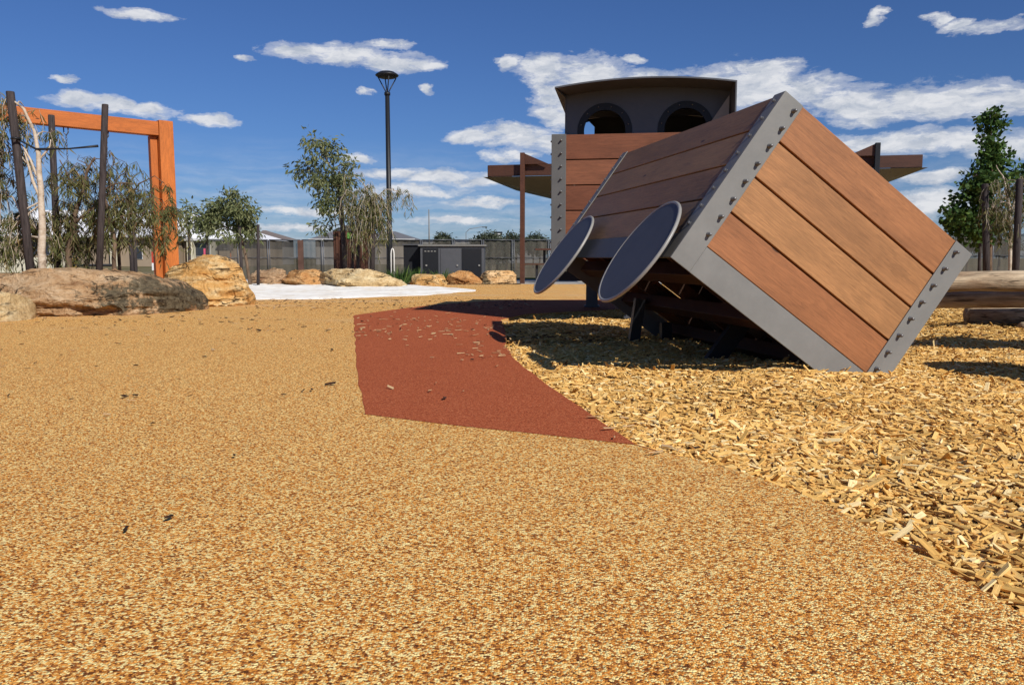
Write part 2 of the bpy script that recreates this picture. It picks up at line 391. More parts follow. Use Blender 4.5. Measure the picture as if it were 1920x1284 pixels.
# ------------------------------------------------------------ the ground
sheet('ground', [(-900, -60), (900, -60), (900, 1500), (-900, 1500)], M['ground'], -.13)
BARK_PX = [(2900, 1700), (1990, 1195), (1920, 1152), (1800, 1083), (1640, 993), (1540, 940), (1400, 886), (1300, 860), (1225, 843), (1190, 833), (1150, 805), (1100, 772),
           (1050, 738), (1010, 710), (968, 676), (947, 650), (950, 630), (944, 612), (938, 600), (985, 589), (1080, 584), (1200, 578), (1320, 566), (1600, 560), (2200, 556), (2900, 556)]
bark = [G(*p).xy for p in BARK_PX]; bark = [Vector((p.x, p.y)) for p in bark]
A = [G(x, y).xy for x, y in BARK_PX]
# yellow surfacing: everything in the playground that is not bark (a ring that follows the bark edge)
outer = [(-14, -4), (-14, 19.2), (1.0, 19.2), (9.0, 19.2), (14, 19.2)]
bk = [tuple(p) for p in A]
yel = [(bk[0][0], -4)] + bk[::1] + [(14, bk[-1][1]), (14, 19.4), (-14, 19.4), (-14, -4)]
def solid_sheet(name, pts, m, z, zb):
    pts = ccw(pts); mb = MB(); n = len(pts)
    top = [(p[0], p[1], z) for p in pts]; bot = [(p[0], p[1], zb) for p in pts]
    mb.add(top + bot, [tuple(range(n))] + [((i + 1) % n, i, n + i, n + (i + 1) % n) for i in range(n)])
    o = mb.build(name, m); return tag(o, kind='structure')
solid_sheet('rubber_path', yel, M['yellow'], 0.0, -.12)
RED_PX = [(663, 591), (665, 640), (671, 700), (682, 777), (800, 791), (900, 803), (1050, 818), (1190, 834), (1240, 848)]
red_b = [(1225, 843), (1190, 833), (1150, 805), (1100, 772), (1050, 738), (1010, 710), (968, 676), (947, 650), (950, 630), (944, 612), (938, 600), (985, 589), (1080, 584), (1200, 578), (1300, 568), (1300, 561), (1080, 562), (950, 563), (870, 567), (822, 571), (767, 577)]
redp = [G(*p).xy for p in RED_PX] + [G(*p).xy for p in red_b]
sheet('red_rubber_patch', ccw([tuple(p) for p in wiggle([tuple(p) for p in redp], .016, .03, 9)]), M['red'], .0015)
sandp = [G(*p).xy for p in [(300, 566), (400, 563), (500, 562), (600, 561), (680, 558), (740, 556), (800, 554), (850, 549), (905, 545), (850, 540), (740, 534), (640, 527), (440, 525), (250, 530)]]
sp = np.array([tuple(p) for p in ccw(wiggle([tuple(p) for p in sandp], .16, .25, 3))])
def poly_in(P_, X, Y):
    c = np.zeros(X.shape, bool); n = len(P_)
    for i in range(n):
        x1, y1 = P_[i]; x2, y2 = P_[(i + 1) % n]
        if y1 != y2: c ^= ((y1 > Y) != (y2 > Y)) & (X < (x2 - x1) * (Y - y1) / (y2 - y1) + x1)
    return c
def poly_dist(P_, X, Y):
    d = np.full(X.shape, 1e9)
    for i in range(len(P_)):
        a, b = P_[i], P_[(i + 1) % len(P_)]; ab = b - a; t = np.clip(((X - a[0]) * ab[0] + (Y - a[1]) * ab[1]) / max(ab @ ab, 1e-9), 0, 1); d = np.minimum(d, np.hypot(X - a[0] - t * ab[0], Y - a[1] - t * ab[1]))
    return d
sx_, sy_ = np.meshgrid(np.linspace(sp[:, 0].min(), sp[:, 0].max(), 150), np.linspace(sp[:, 1].min(), sp[:, 1].max(), 150))
sin_ = poly_in(sp, sx_, sy_); sdst = poly_dist(sp, sx_, sy_)
sh_ = np.array([noise.fractal(Vector((x * 1.7, y * 1.7, 4)), .8, 2.2, 4) for x, y in zip(sx_.ravel(), sy_.ravel())]).reshape(sx_.shape)
sz_ = np.where(sin_, .003 + (1 - np.exp(-sdst / .25)) * (.035 + .030 * sh_), -.02)
ii = np.arange(sx_.size).reshape(sx_.shape); sf = np.stack([ii[:-1, :-1], ii[:-1, 1:], ii[1:, 1:], ii[1:, :-1]], -1).reshape(-1, 4); sf = sf[sin_.ravel()[sf].any(1)]
tag(np_mesh('sand', np.stack([sx_.ravel(), sy_.ravel(), sz_.ravel()], 1), sf, M['sand'], np.zeros(sx_.size), smooth=True), kind='structure')
sheet('concrete_path', [(-.5, 18.6), (9.6, 18.6), (9.6, 22.4), (-.5, 22.4)], mat('concrete', lambda t, b: t.ramp(t.noise(gc(t), 4, 6, .7), [(.3, (.42, .40, .36)), (.7, (.58, .56, .52))]), .9, .2), .006)
sheet('garden_bed', [(-14, 9.3), (-5.6, 10.8), (-5.9, 17.6), (-3, 18.1), (.2, 18.3), (.2, 19.0), (-14, 19.0)], M['soil'], .010)
def f_lawn(t, b):
    p = gc(t); n = t.noise(p, 40, 5, .7); nrm(t, b, t.bump(n, 1, .03)); return t.ramp(n, [(.3, (.045, .075, .012)), (.7, (.13, .17, .04))])
sheet('lawn', [(-3, 22.4), (12, 22.4), (12, 25.2), (-3, 25.2)], mat('lawn', f_lawn, .95, .1), -.01)

# bark bed: a lumpy sheet, thick with loose chips
PA = np.array([tuple(p) for p in A])
def seg_dist(X, Y):
    d = np.full(X.shape, 1e9)
    for i in range(len(PA) - 1):
        if i < 0: continue
        a, b = PA[i], PA[i + 1]; ab = b - a; t = np.clip(((X - a[0]) * ab[0] + (Y - a[1]) * ab[1]) / (ab @ ab), 0, 1)
        d = np.minimum(d, np.hypot(X - a[0] - t * ab[0], Y - a[1] - t * ab[1]))
    return d
def inside(X, Y):
    c = np.zeros(X.shape, bool); n = len(PA)
    for i in range(n):
        x1, y1 = PA[i]; x2, y2 = PA[(i + 1) % n]
        if y1 == y2: continue
        k = ((y1 > Y) != (y2 > Y)) & (X < (x2 - x1) * (Y - y1) / (y2 - y1) + x1); c ^= k
    return c
def bark_h(X, Y):
    d = seg_dist(X, Y); e = 1 - np.exp(-d / .35)
    h = -.035 + .030 * e
    h += e * (  .016 * np.sin(2.3 * X + 1.1 * Y + .5) + .014 * np.sin(-3.1 * X + 2.7 * Y + 1.9) + .011 * np.sin(6.1 * X + 1.3 * Y) * np.sin(4.7 * Y + .8) + .007 * np.sin(11 * X - 8 * Y))
    # chips heaped against the tilted crate and scuffed up in front of it
    h += .012 * np.exp(-(((X - .85) / .5) ** 2 + ((Y - 4.35) / .22) ** 2))
    return h
gx = np.linspace(-.6, 6.5, 240); gy = np.linspace(1.0, 12.4, 300); XX, YY = np.meshgrid(gx, gy)
HH = bark_h(XX, YY); ins = inside(XX, YY) | (seg_dist(XX, YY) < .05)
HH = np.where(inside(XX, YY), HH - .012, -.03)
idx = np.arange(XX.size).reshape(XX.shape)
F = np.stack([idx[:-1, :-1], idx[:-1, 1:], idx[1:, 1:], idx[1:, :-1]], -1).reshape(-1, 4)
keep = ins.ravel()[F].any(1); F = F[keep]
V = np.stack([XX.ravel(), YY.ravel(), HH.ravel()], 1)
o = np_mesh('bark_bed', V, F, M['barkbed'], np.zeros(len(V)), smooth=True); tag(o, kind='structure')

def boxes_np(C, ax, hs, jit):                        # many little wedge-shaped splinters in one go
    n = len(C); sg = np.array([(-1, -1, -1), (1, -1, -1), (1, 1, -1), (-1, 1, -1), (-1, -1, 1), (1, -1, 1), (1, 1, 1), (-1, 1, 1)], float)
    L = sg[None] * hs[:, None, :] * (1 + jit * (RNG.random((n, 8, 3)) - .5))
    tp = np.where(sg[None, :, 0] > 0, RNG.uniform(.25, 1.0, (n, 1)), RNG.uniform(.45, 1.0, (n, 1)))
    L[:, :, 1] *= tp; L[:, :, 0] += L[:, :, 1] * RNG.uniform(-.6, .6, (n, 1))
    Vv = C[:, None, :] + np.einsum('nki,nij->nkj', L, ax)
    f = np.array([(0, 3, 2, 1), (4, 5, 6, 7), (0, 1, 5, 4), (1, 2, 6, 5), (2, 3, 7, 6), (3, 0, 4, 7)])
    Ff = (np.arange(n) * 8)[:, None, None] + f[None]
    return Vv.reshape(-1, 3), Ff.reshape(-1, 4), L.reshape(-1, 3)
def rot_axes(yaw, tilt, roll):
    cy, sy_, ct, st, cr, sr = np.cos(yaw), np.sin(yaw), np.cos(tilt), np.sin(tilt), np.cos(roll), np.sin(roll)
    x = np.stack([cy * ct, sy_ * ct, st], 1); y0 = np.stack([-sy_, cy, 0 * cy], 1); z0 = np.cross(x, y0)
    y = y0 * cr[:, None] + z0 * sr[:, None]; z = np.cross(x, y); return np.stack([x, y, z], 1)
def chips(n, ylo, yhi, smin, smax):
    X = RNG.uniform(-.7, 6.2, n * 3); Y = np.sqrt(RNG.uniform(ylo ** 2, yhi ** 2, n * 3))
    k = inside(X, Y) & (X / Y < .80) & (X / Y > -.12); d = seg_dist(X, Y); k &= (d > .004 + .012 * RNG.random(len(X)))
    X = X[k][:n]; Y = Y[k][:n]; m = len(X); d = d[k][:n]
    s = (smin + (smax - smin) * RNG.random(m) ** 1.5) * np.where(RNG.random(m) < .08, 1.4, 1.0)
    hs = np.stack([s * .5 * RNG.uniform(.6, 1.3, m), s * .5 * RNG.uniform(.16, .50, m), RNG.uniform(.0010, .0030, m)], 1)
    tilt = RNG.normal(0, .14, m) ; w_ = RNG.random(m) < .035; tilt[w_] = RNG.uniform(.35, .9, w_.sum())
    ax = rot_axes(RNG.uniform(0, 2 * np.pi, m), tilt, RNG.normal(0, .25, m))
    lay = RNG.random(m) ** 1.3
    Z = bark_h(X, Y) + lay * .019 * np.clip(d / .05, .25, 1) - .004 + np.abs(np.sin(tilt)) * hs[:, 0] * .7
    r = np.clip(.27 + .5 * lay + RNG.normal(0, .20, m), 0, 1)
    Vc, Fc, Lc = boxes_np(np.stack([X, Y, Z], 1), ax, hs, .3)
    return Vc, Fc, np.repeat(r, 8), Lc + np.repeat(RNG.uniform(0, 9, (m, 3)), 8, 0)
sets = [chips(46000, 1.25, 3.0, .016, .058), chips(72000, 3.0, 5.5, .018, .054), chips(52000, 5.5, 11.8, .025, .055)]
Vs, Fs, Rs, Gs = [], [], [], []; off = 0
for a, b, c, d in sets: Vs.append(a); Fs.append(b + off); Rs.append(c); Gs.append(d); off += len(a)
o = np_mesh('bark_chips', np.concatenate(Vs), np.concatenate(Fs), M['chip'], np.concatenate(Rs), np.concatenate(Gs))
tag(o, 'loose golden bark chips heaped under and around the tilted crate', 'bark chips', kind='stuff')

# loose leaves and stray chips on the surfacing
def litter(name, label, spots, pale):
    pts = []
    for (px0, px1, py0, py1, n) in spots:
        for _ in range(n):
            g = G(random.uniform(px0, px1), random.uniform(py0, py1)); pts.append((g.x, g.y, .007))
    C = np.array(pts); m = len(C)
    s = RNG.uniform(.015, .05, m); hs = np.stack([s * .5, s * RNG.uniform(.1, .28, m), RNG.uniform(.0008, .0018, m)], 1)
    ax = rot_axes(RNG.uniform(0, 6.28, m), np.abs(RNG.normal(0, .12, m)), RNG.normal(0, .3, m))
    C[:, 2] += .004
    Vc, Fc, Lc = boxes_np(C, ax, hs, .3)
    r = np.where(RNG.random(m) < pale, RNG.uniform(.62, 1, m), RNG.uniform(0, .5, m))
    o = np_mesh(name, Vc, Fc, M['litter'], np.repeat(r, 8)); tag(o, label, 'leaf litter', kind='stuff')
litter('leaf_litter', 'dark dry leaves and twigs scattered over the golden rubber surfacing', [(0, 650, 585, 640, 40), (0, 650, 640, 760, 26), (100, 500, 740, 860, 5), (480, 1000, 560, 580, 420), (450, 780, 568, 625, 110), (0, 440, 583, 612, 90), (200, 500, 900, 1000, 2)], .35)
litter('chip_litter', 'pale bark chips strewn across the red rubber patch', [(670, 940, 588, 640, 85), (680, 930, 600, 625, 30), (860, 960, 590, 680, 30), (690, 900, 640, 760, 8)], .92)
litter('spilled_chips', 'stray bark chips spilled over the edge of the bark bed', [(1215, 1290, 838, 858, 4), (1100, 1190, 775, 830, 5), (930, 975, 610, 690, 14)], .95)

# ------------------------------------------------------------ bolts shared by the train
bm_ = MB()
bm_.lathe((0, 0, 0), [(.012, 0), (.012, .003), (.0088, .0035), (.0088, .022), (.007, .027), (.003, .029)], 10)
BOLT = bm_.build('bolt', M['bolt']); BOLT_ME = BOLT.data; bpy.data.objects.remove(BOLT)
def bolt(pos, nrm_, parent, sc=1.0, zs=1.0):
    o = bpy.data.objects.new('bolt', BOLT_ME); COL.objects.link(o); o.parent = parent
    o.location = Vector(pos) - parent_world(parent); o.rotation_mode = 'QUATERNION'
    o.rotation_quaternion = Vector(nrm_).to_track_quat('Z', 'Y'); o.scale = (sc, sc, sc * zs); return o

# ------------------------------------------------------------ tilted crate carriage
yaw, roll = .201, .622
L0 = Vector((.752, 3.815, .604)); HA, WB, LN = .975, 1.335, 2.33
ex = Vector((math.cos(yaw), math.sin(yaw), 0)); CX = Vector((-math.sin(yaw), math.cos(yaw), 0)); ez = Vector((0, 0, 1))
AX = ex * math.sin(roll) + ez * math.cos(roll); BX = ex * math.cos(roll) - ez * math.sin(roll)
def K(u, v, w_): return L0 + BX * u + AX * v + CX * w_
car = thing('tilted_crate', K(WB * .75, 0, LN / 2) * 1.0, 'big timber crate carriage tipped on its corner in the bark with bolted grey steel edges', 'play carriage')
AXS = (BX, AX, CX)
def kb(mb, u0, u1, v0, v1, w0, w1, mi=0, rnd=None, grain=0):
    return mb.box(K((u0 + u1) / 2, (v0 + v1) / 2, (w0 + w1) / 2), AXS, ((u1 - u0) / 2, (v1 - v0) / 2, (w1 - w0) / 2), mi, rnd, grain)
ST, BS = .121, .147            # corner strip, bottom strip
NP = 4; ph = (HA - BS) / NP; gp = .0115
front_r = [.30, .85, .68, .42]
mb = MB()
for i in range(NP): kb(mb, ST - .03, WB - ST + .03, BS + i * ph + gp / 2, BS + (i + 1) * ph - gp / 2 - (0 if i < NP - 1 else -gp / 2), .010, .050, 0, front_r[i], 0)
mb.build('front_panel', M['wood'], car, .003)
mb = MB()
for i in range(NP): kb(mb, ST - .03, WB - ST + .03, BS + i * ph + gp / 2, BS + (i + 1) * ph - gp / 2, LN - .050, LN - .010, 0, None, 0)
mb.build('rear_panel', M['wood'], car, .003)
for (nm, u0, u1, rr) in (('left_panel', .008, .048, [.5, .25, .7, .35]), ('right_panel', WB - .048, WB - .008, [.3, .7, .5, .2])):
    mb = MB()
    for i in range(NP): kb(mb, u0, u1, BS + i * ph + gp / 2, BS + (i + 1) * ph - gp / 2, .052, LN - .052, 0, rr[i], 2)
    mb.build(nm, M['wood_side'], car, .003)
# top deck (faces up and to the right)
mb = MB(); nt = 6; pw = (WB - .10) / nt
for i in range(nt): kb(mb, .05 + i * pw + .004, .05 + (i + 1) * pw - .004, HA - .05, HA - .012, .052, LN - .052, 0, None, 2)
mb.build('top_panel', M['wood_side'], car, .003)
def angle(u_out, sgn, w_out, sw):                      # L-shaped corner post
    mb = MB(); a, b = sorted((u_out, u_out + sgn * ST)); w0, w1 = sorted((w_out, w_out + sw * .008))
    kb(mb, a, b, .0, HA, w0, w1)
    a, b = sorted((u_out, u_out + sgn * .007)); w0, w1 = sorted((w_out + sw * .008, w_out + sw * .105))
    kb(mb, a, b, .0, HA, w0, w1)
    return mb
posts = []
for (u, s_, w_, sw) in ((0, 1, 0, 1), (WB, -1, 0, 1), (0, 1, LN, -1), (WB, -1, LN, -1)):
    posts.append(angle(u, s_, w_, sw).build('corner_post', M['steel'], car, .003))
# bottom rails between the posts
mb = MB(); kb(mb, ST, WB - ST, 0, BS, .001, .009); mb.build('bottom_rail', M['steel'], car, .002)
mb = MB(); kb(mb, ST, WB - ST, 0, BS, LN - .009, LN - .001); mb.build('bottom_rail', M['steel'], car, .002)
for u0, u1 in ((.001, .009), (WB - .009, WB - .001)):
    mb = MB(); kb(mb, u0, u1, 0, BS, .105, LN - .105); mb.build('bottom_rail', M['steel_disc'], car, .002)
for i in range(2 * NP):
    v = BS + (i + .5) * ph / 2
    bolt(K(ST - .030, v, 0), -CX, posts[0]); bolt(K(WB - ST + .030, v, 0), -CX, posts[1])
    bolt(K(0, v, .052), -BX, posts[0], 1.0, .45); bolt(K(0, v, LN - .05), -BX, posts[2], .9, .5)
# inner frames and undercarriage
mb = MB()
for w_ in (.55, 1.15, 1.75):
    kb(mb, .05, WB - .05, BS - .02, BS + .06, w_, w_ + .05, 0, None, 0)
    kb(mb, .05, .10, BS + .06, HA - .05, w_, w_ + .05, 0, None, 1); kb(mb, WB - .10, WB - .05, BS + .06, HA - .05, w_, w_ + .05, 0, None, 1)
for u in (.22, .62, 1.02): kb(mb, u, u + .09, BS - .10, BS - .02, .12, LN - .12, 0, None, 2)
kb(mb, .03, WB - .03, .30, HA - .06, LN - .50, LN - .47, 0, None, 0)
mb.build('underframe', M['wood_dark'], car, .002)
for (a, b) in ((P(1405, 585, 4.75), P(1338, 676, 4.75)), (P(1200, 560, 5.6), P(1188, 640, 5.6)), (K(.9, .06, 1.9), K(.9, .06, 1.9) - ez * .6)):
    b = a + (b - a) * ((a.z + .08) / (a.z - b.z)); mb = MB(); mb.beam(a, b, .07, .10); mb.build('support_leg', M['black'], car)
# thin plate wheels on the left side
DX = -BX
for (D, rr, px, py) in ((4.10, .314, 1197, 472), (5.47, .324, 1056, 478)):
    c = P(px, py, D); mb = MB(); n = 64
    prof = [(.02, -.005), (rr - .014, -.005), (rr - .014, .006), (.02, .006)]
    mb.lathe(c, prof, n, 0, (AX, CX, AX.cross(CX)))
    mb.sm = [False] * len(mb.sm)
    wh = mb.build('wheel_disc', M['steel_disc'], car)
    mb = MB(); ring = [c + (AX * math.cos(2 * math.pi * i / n) + CX * math.sin(2 * math.pi * i / n)) * (rr - .010) for i in range(n + 1)]
    mb.tube(ring, .0095, 10, 0, False); mb.build('rim', M['rim'], wh)
    mb = MB(); mb.tube([c, c - DX * .07], .05, 14); mb.build('hub', M['black'], wh)

# ------------------------------------------------------------ upright engine with cab
ey = R(-8.0)
EX = Vector((math.cos(ey), math.sin(ey), 0)); EC = Vector((-math.sin(ey), math.cos(ey), 0))
E0 = Vector((.362, 7.48, 0)); EW, EL, EB, ET_ = 1.78, 2.5, .575, P(1060, 252, 7.48).z
def Q(u, v, z): return E0 + EX * u + EC * v + ez * z
eng = thing('train_engine', Q(EW / 2, EL / 2, 0), 'upright timber play train engine with dark curved-roof cab and two portholes', 'play train')
EAX = (EX, EC, ez)
def eb(mb, u0, u1, v0, v1, z0, z1, mi=0, rnd=None, grain=0):
    return mb.box(Q((u0 + u1) / 2, (v0 + v1) / 2, (z0 + z1) / 2), EAX, ((u1 - u0) / 2, (v1 - v0) / 2, (z1 - z0) / 2), mi, rnd, grain)
n_ = 5; bh = (ET_ - EB) / n_; ES = .134
for (nm, v0, v1) in (('front_panel', .012, .052), ('rear_panel', EL - .052, EL - .012)):
    mb = MB(); rr = [.3, .5, .2, .6, .3, .95]
    for i in range(n_): eb(mb, ES - .03, EW - ES + .03, v0, v1, EB + i * bh + .005, EB + (i + 1) * bh - .005, 0, rr[i], 0)
    mb.build(nm, M['wood_red'], eng, .003)
for (nm, u0, u1) in (('side_panel', .010, .050), ('side_panel', EW - .050, EW - .010)):
    mb = MB()
    for i in range(n_): eb(mb, u0, u1, .055, EL - .055, EB + i * bh + .005, EB + (i + 1) * bh - .005, 0, None, 1)
    mb.build(nm, M['wood_side'], eng, .003)
ep = []
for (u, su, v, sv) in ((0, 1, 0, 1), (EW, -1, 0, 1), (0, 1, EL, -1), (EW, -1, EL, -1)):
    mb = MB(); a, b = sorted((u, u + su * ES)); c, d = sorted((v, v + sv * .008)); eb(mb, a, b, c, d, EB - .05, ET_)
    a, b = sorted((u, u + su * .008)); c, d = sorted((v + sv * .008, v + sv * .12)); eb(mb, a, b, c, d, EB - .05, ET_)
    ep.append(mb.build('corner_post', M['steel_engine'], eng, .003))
for i in range(2 * n_):
    z = EB + (i + .5) * bh / 2
    bolt(Q(ES - .045, 0, z), -EC, ep[0]); bolt(Q(EW - ES + .045, 0, z), -EC, ep[1]); bolt(Q(0, .06, z), -EX, ep[0], 1.0, .5)
mb = MB(); eb(mb, .05, EW - .05, .055, EL - .055, EB + .02, EB + .06); eb(mb, .06, EW - .06, .06, EL - .06, 1.50, 1.54); mb.build('deck', M['wood_dark'], eng)
mb = MB()
for u in (.25, EW - .35): eb(mb, u, u + .10, -.02, EL, EB - .10, EB - .005)
for v in (.2, 1.2, 2.3): eb(mb, .06, EW - .06, v, v + .08, EB - .19, EB - .102)
mb.build('chassis', M['black'], eng)
for (u, v) in ((.22, 2.28), (EW - .3, 2.28), (.7, .5), (EW - .3, .5)):
    mb = MB(); eb(mb, u - .02, u + .16, v - .02, v + .12, .01, .03); eb(mb, u, u + .14, v, v + .02, .03, EB - .19); eb(mb, u, u + .14, v + .08, v + .1, .03, EB - .19); eb(mb, u + .05, u + .09, v + .02, v + .08, .03, EB - .19)
    mb.build('leg', M['steel_dark'], eng)
# cab
v0, v1 = .080, 1.45
def uat(px, v):                                         # width coordinate where a sight line crosses the plane at depth v
    r_ = ray(px, 480); o_ = E0 + EC * v; k = (o_.x * EC.x + o_.y * EC.y) / (r_.x * EC.x + r_.y * EC.y); return (r_.x * k - o_.x) * EX.x + (r_.y * k - o_.y) * EX.y
def zat(px, py, v):
    u = uat(px, v); return P(px, py, Q(u, v, 0).y).z
u0, u1 = uat(1060, v0), uat(1360, v0)
RL = .075                                               # the roof sheet reaches a little past the left wall
OV = .385                                                # roof overhang to the front
zp, ze_ = zat(1240, 143, v0 - OV), zat(1042, 161, v0 - OV)
def zr(u):                                              # roof underside over the width
    t = (u - (u0 + u1) / 2) / ((u1 - u0) / 2); return zp - .012 - (zp - ze_) * t * t
zc = ET_ - .03; nseg = 40
def wall_with_holes(v, th, holes, name, matn):          # front or rear wall, circular openings cut out by stripes of polygons
    mb = MB(); us = sorted(set([u0, u1] + [h[0] + h[2] * math.cos(math.pi * k / 16) for h in holes for k in range(17)] + list(np.linspace(u0, u1, 13))))
    for a, b in zip(us[:-1], us[1:]):
        m_ = (a + b) / 2; hole = [h for h in holes if abs(m_ - h[0]) < h[2]]
        def hz(u, h): return math.sqrt(max(0, h[2] ** 2 - (u - h[0]) ** 2))
        if hole:
            h = hole[0]
            mb.prism([Q(a, v, h[1] + hz(a, h)), Q(b, v, h[1] + hz(b, h)), Q(b, v, zr(b)), Q(a, v, zr(a))], EC * th)
            if h[1] - h[2] > zc: mb.prism([Q(a, v, zc), Q(b, v, zc), Q(b, v, h[1] - hz(b, h)), Q(a, v, h[1] - hz(a, h))], EC * th)
        else: mb.prism([Q(a, v, zc), Q(b, v, zc), Q(b, v, zr(b)), Q(a, v, zr(a))], EC * th)
    return mb.build(name, matn, eng)
hzc = zat(1131, 246, v0); holes = [(uat(1131, v0), hzc, .200), (uat(1280, v0), hzc, .200)]
cw = wall_with_holes(v0, .012, holes, 'cab_front', M['steel_dark'])
mb = MB(); uo = uat(1112, v1)
mb.prism([Q(uo, v1, zc), Q(u1, v1, zc), Q(u1, v1, zr(u1)), Q(u1 - .3, v1, zr(u1 - .3)), Q((u0 + u1) / 2, v1, zr((u0 + u1) / 2)), Q(u0 + .3, v1, zr(u0 + .3)), Q(u0, v1, zr(u0)), Q(u0, v1, zat(1080, 236, v1)), Q(uat(1098, v1), v1, zat(1098, 224, v1)), Q(uo, v1, zat(1112, 238, v1))], EC * .012); mb.build('cab_rear', M['steel_dark'], eng)
for h in holes:
    mb = MB(); n = 48
    for k in range(n):
        a, b = 2 * math.pi * k / n, 2 * math.pi * (k + 1) / n
        def rp(an, r): return Q(h[0] + r * math.cos(an), v0 - .006, h[1] + r * math.sin(an))
        mb.prism([rp(a, h[2] - .012), rp(b, h[2] - .012), rp(b, h[2] + .05), rp(a, h[2] + .05)], EC * .006)
    pr = mb.build('porthole_ring', M['black'], eng)
    for k in range(12):
        an = math.pi * (k + .5) / 6; bolt(Q(h[0] + (h[2] + .022) * math.cos(an), v0 - .006, h[1] + (h[2] + .022) * math.sin(an)), -EC, pr, .55)
mb = MB(); us = np.linspace(u0 - RL, u1 + .012, nseg)
for a, b in zip(us[:-1], us[1:]):
    mb.prism([Q(a, v0 - OV, zr(a) + .001), Q(b, v0 - OV, zr(b) + .001), Q(b, v0 - OV, zr(b) + .014), Q(a, v0 - OV, zr(a) + .014)], EC * (v1 - v0 + OV + .1))
mb.build('roof', M['steel_dark'], eng)
mb = MB()                                               # left side with a sloped opening, and a small wing up to the roof corner
mb.prism([Q(u0 - RL, v0 - OV, zr(u0 - RL)), Q(u0 - .012, v0 - .012, zat(1060, 186, v0)), Q(u0 - .012, v0 - .012, zr(u0))], EX * .010)
mb.prism([Q(u0 - .012, v0, zc), Q(u0 - .012, v0 + .22, zc), Q(u0 - .012, v0 + .22, zr(u0) - .24), Q(u0 - .012, v0 + .10, zr(u0)), Q(u0 - .012, v0, zr(u0))], EX * .010)
mb.prism([Q(u0 - .012, v0 + .10, zr(u0)), Q(u0 - .012, v0 + .60, zr(u0) - .12), Q(u0 - .012, v1, zr(u0) - .12), Q(u0 - .012, v1, zr(u0))], EX * .010)
mb.prism([Q(u0 - .012, v0 + .95, zc), Q(u0 - .012, v1, zc), Q(u0 - .012, v1, zr(u0) - .12), Q(u0 - .012, v0 + .95, zr(u0) - .12)], EX * .010)
mb.build('cab_side', M['steel_dark'], eng)
mb = MB(); mb.prism([Q(u1, v0 - OV, zc), Q(u1, v1, zc), Q(u1, v1, zr(u1)), Q(u1, v0 - OV, zr(u1))], EX * .012); mb.build('cab_side', M['steel_dark'], eng)
mb = MB(); mb.prism([Q(u1 - .015, v0 - .10, zc), Q(u1 - .015, v0 - .10, zat(1357, 178, v0 - .1)), Q(u1 - .24, v0 - .02, zc)], EC * .008); mb.build('bracket', M['rim'], eng)  # added pale plate, its light colour standing in for a sunlit triangle on the wall
for v in (.25, .7): 
    mb = MB(); eb(mb, u0 + .02, u1 - .02, v, v + .05, ze_ - .10, ze_ - .05); mb.build('cross_bar', M['steel_dark'], eng)

# ------------------------------------------------------------ logs on the right
def log(name, label, a, b, r, group=None, flat=False, m='log'):
    mb = MB(); a = Vector(a); b = Vector(b); n = 26; pts = []; rs = []
    for i in range(n):
        t = i / (n - 1); p = a.lerp(b, t); pts.append(p + Vector((0, noise.noise(p * 2.1) * r * .14, noise.noise(p * 1.7 + Vector((5, 5, 5))) * r * .14))); rs.append(r * (1 + .10 * noise.noise(p * 3 + Vector((9, 0, 0)))))
    mb.tube(pts, rs, 22); o = mb.build(name, M[m], None, 0, (a + b) / 2); return tag(o, label, 'log', group)
log('climbing_log', 'pale weathered round log lying on top of the log stack right of the crate', (2.86, 6.92, .395), (5.2, 6.75, .405), .090)
log('stacked_log', 'dark shaded log directly beneath the pale top log', (2.7, 7.14, .235), (5.2, 6.97, .235), .078)
log('stacked_log', 'lowest dark log of the stack, starting further right', (4.16, 7.30, .075), (5.4, 7.15, .075), .080)
log('cross_log', 'short stub log end poking out below the log stack at the right edge', (4.45, 6.93, -.01), (4.85, 7.2, -.01), .06)
log('climbing_log', 'raised round log just off the right edge casting bands on the bark', (3.30, 4.55, .80), (5.6, 4.85, .82), .17)
log('upright_log', 'short upright log post just off the right edge', (3.16, 3.62, -.05), (3.16, 3.62, .78), .30)
log('upright_log', 'tall upright log post holding the raised log at the right', (3.75, 4.60, -.05), (3.75, 4.60, .70), .11)

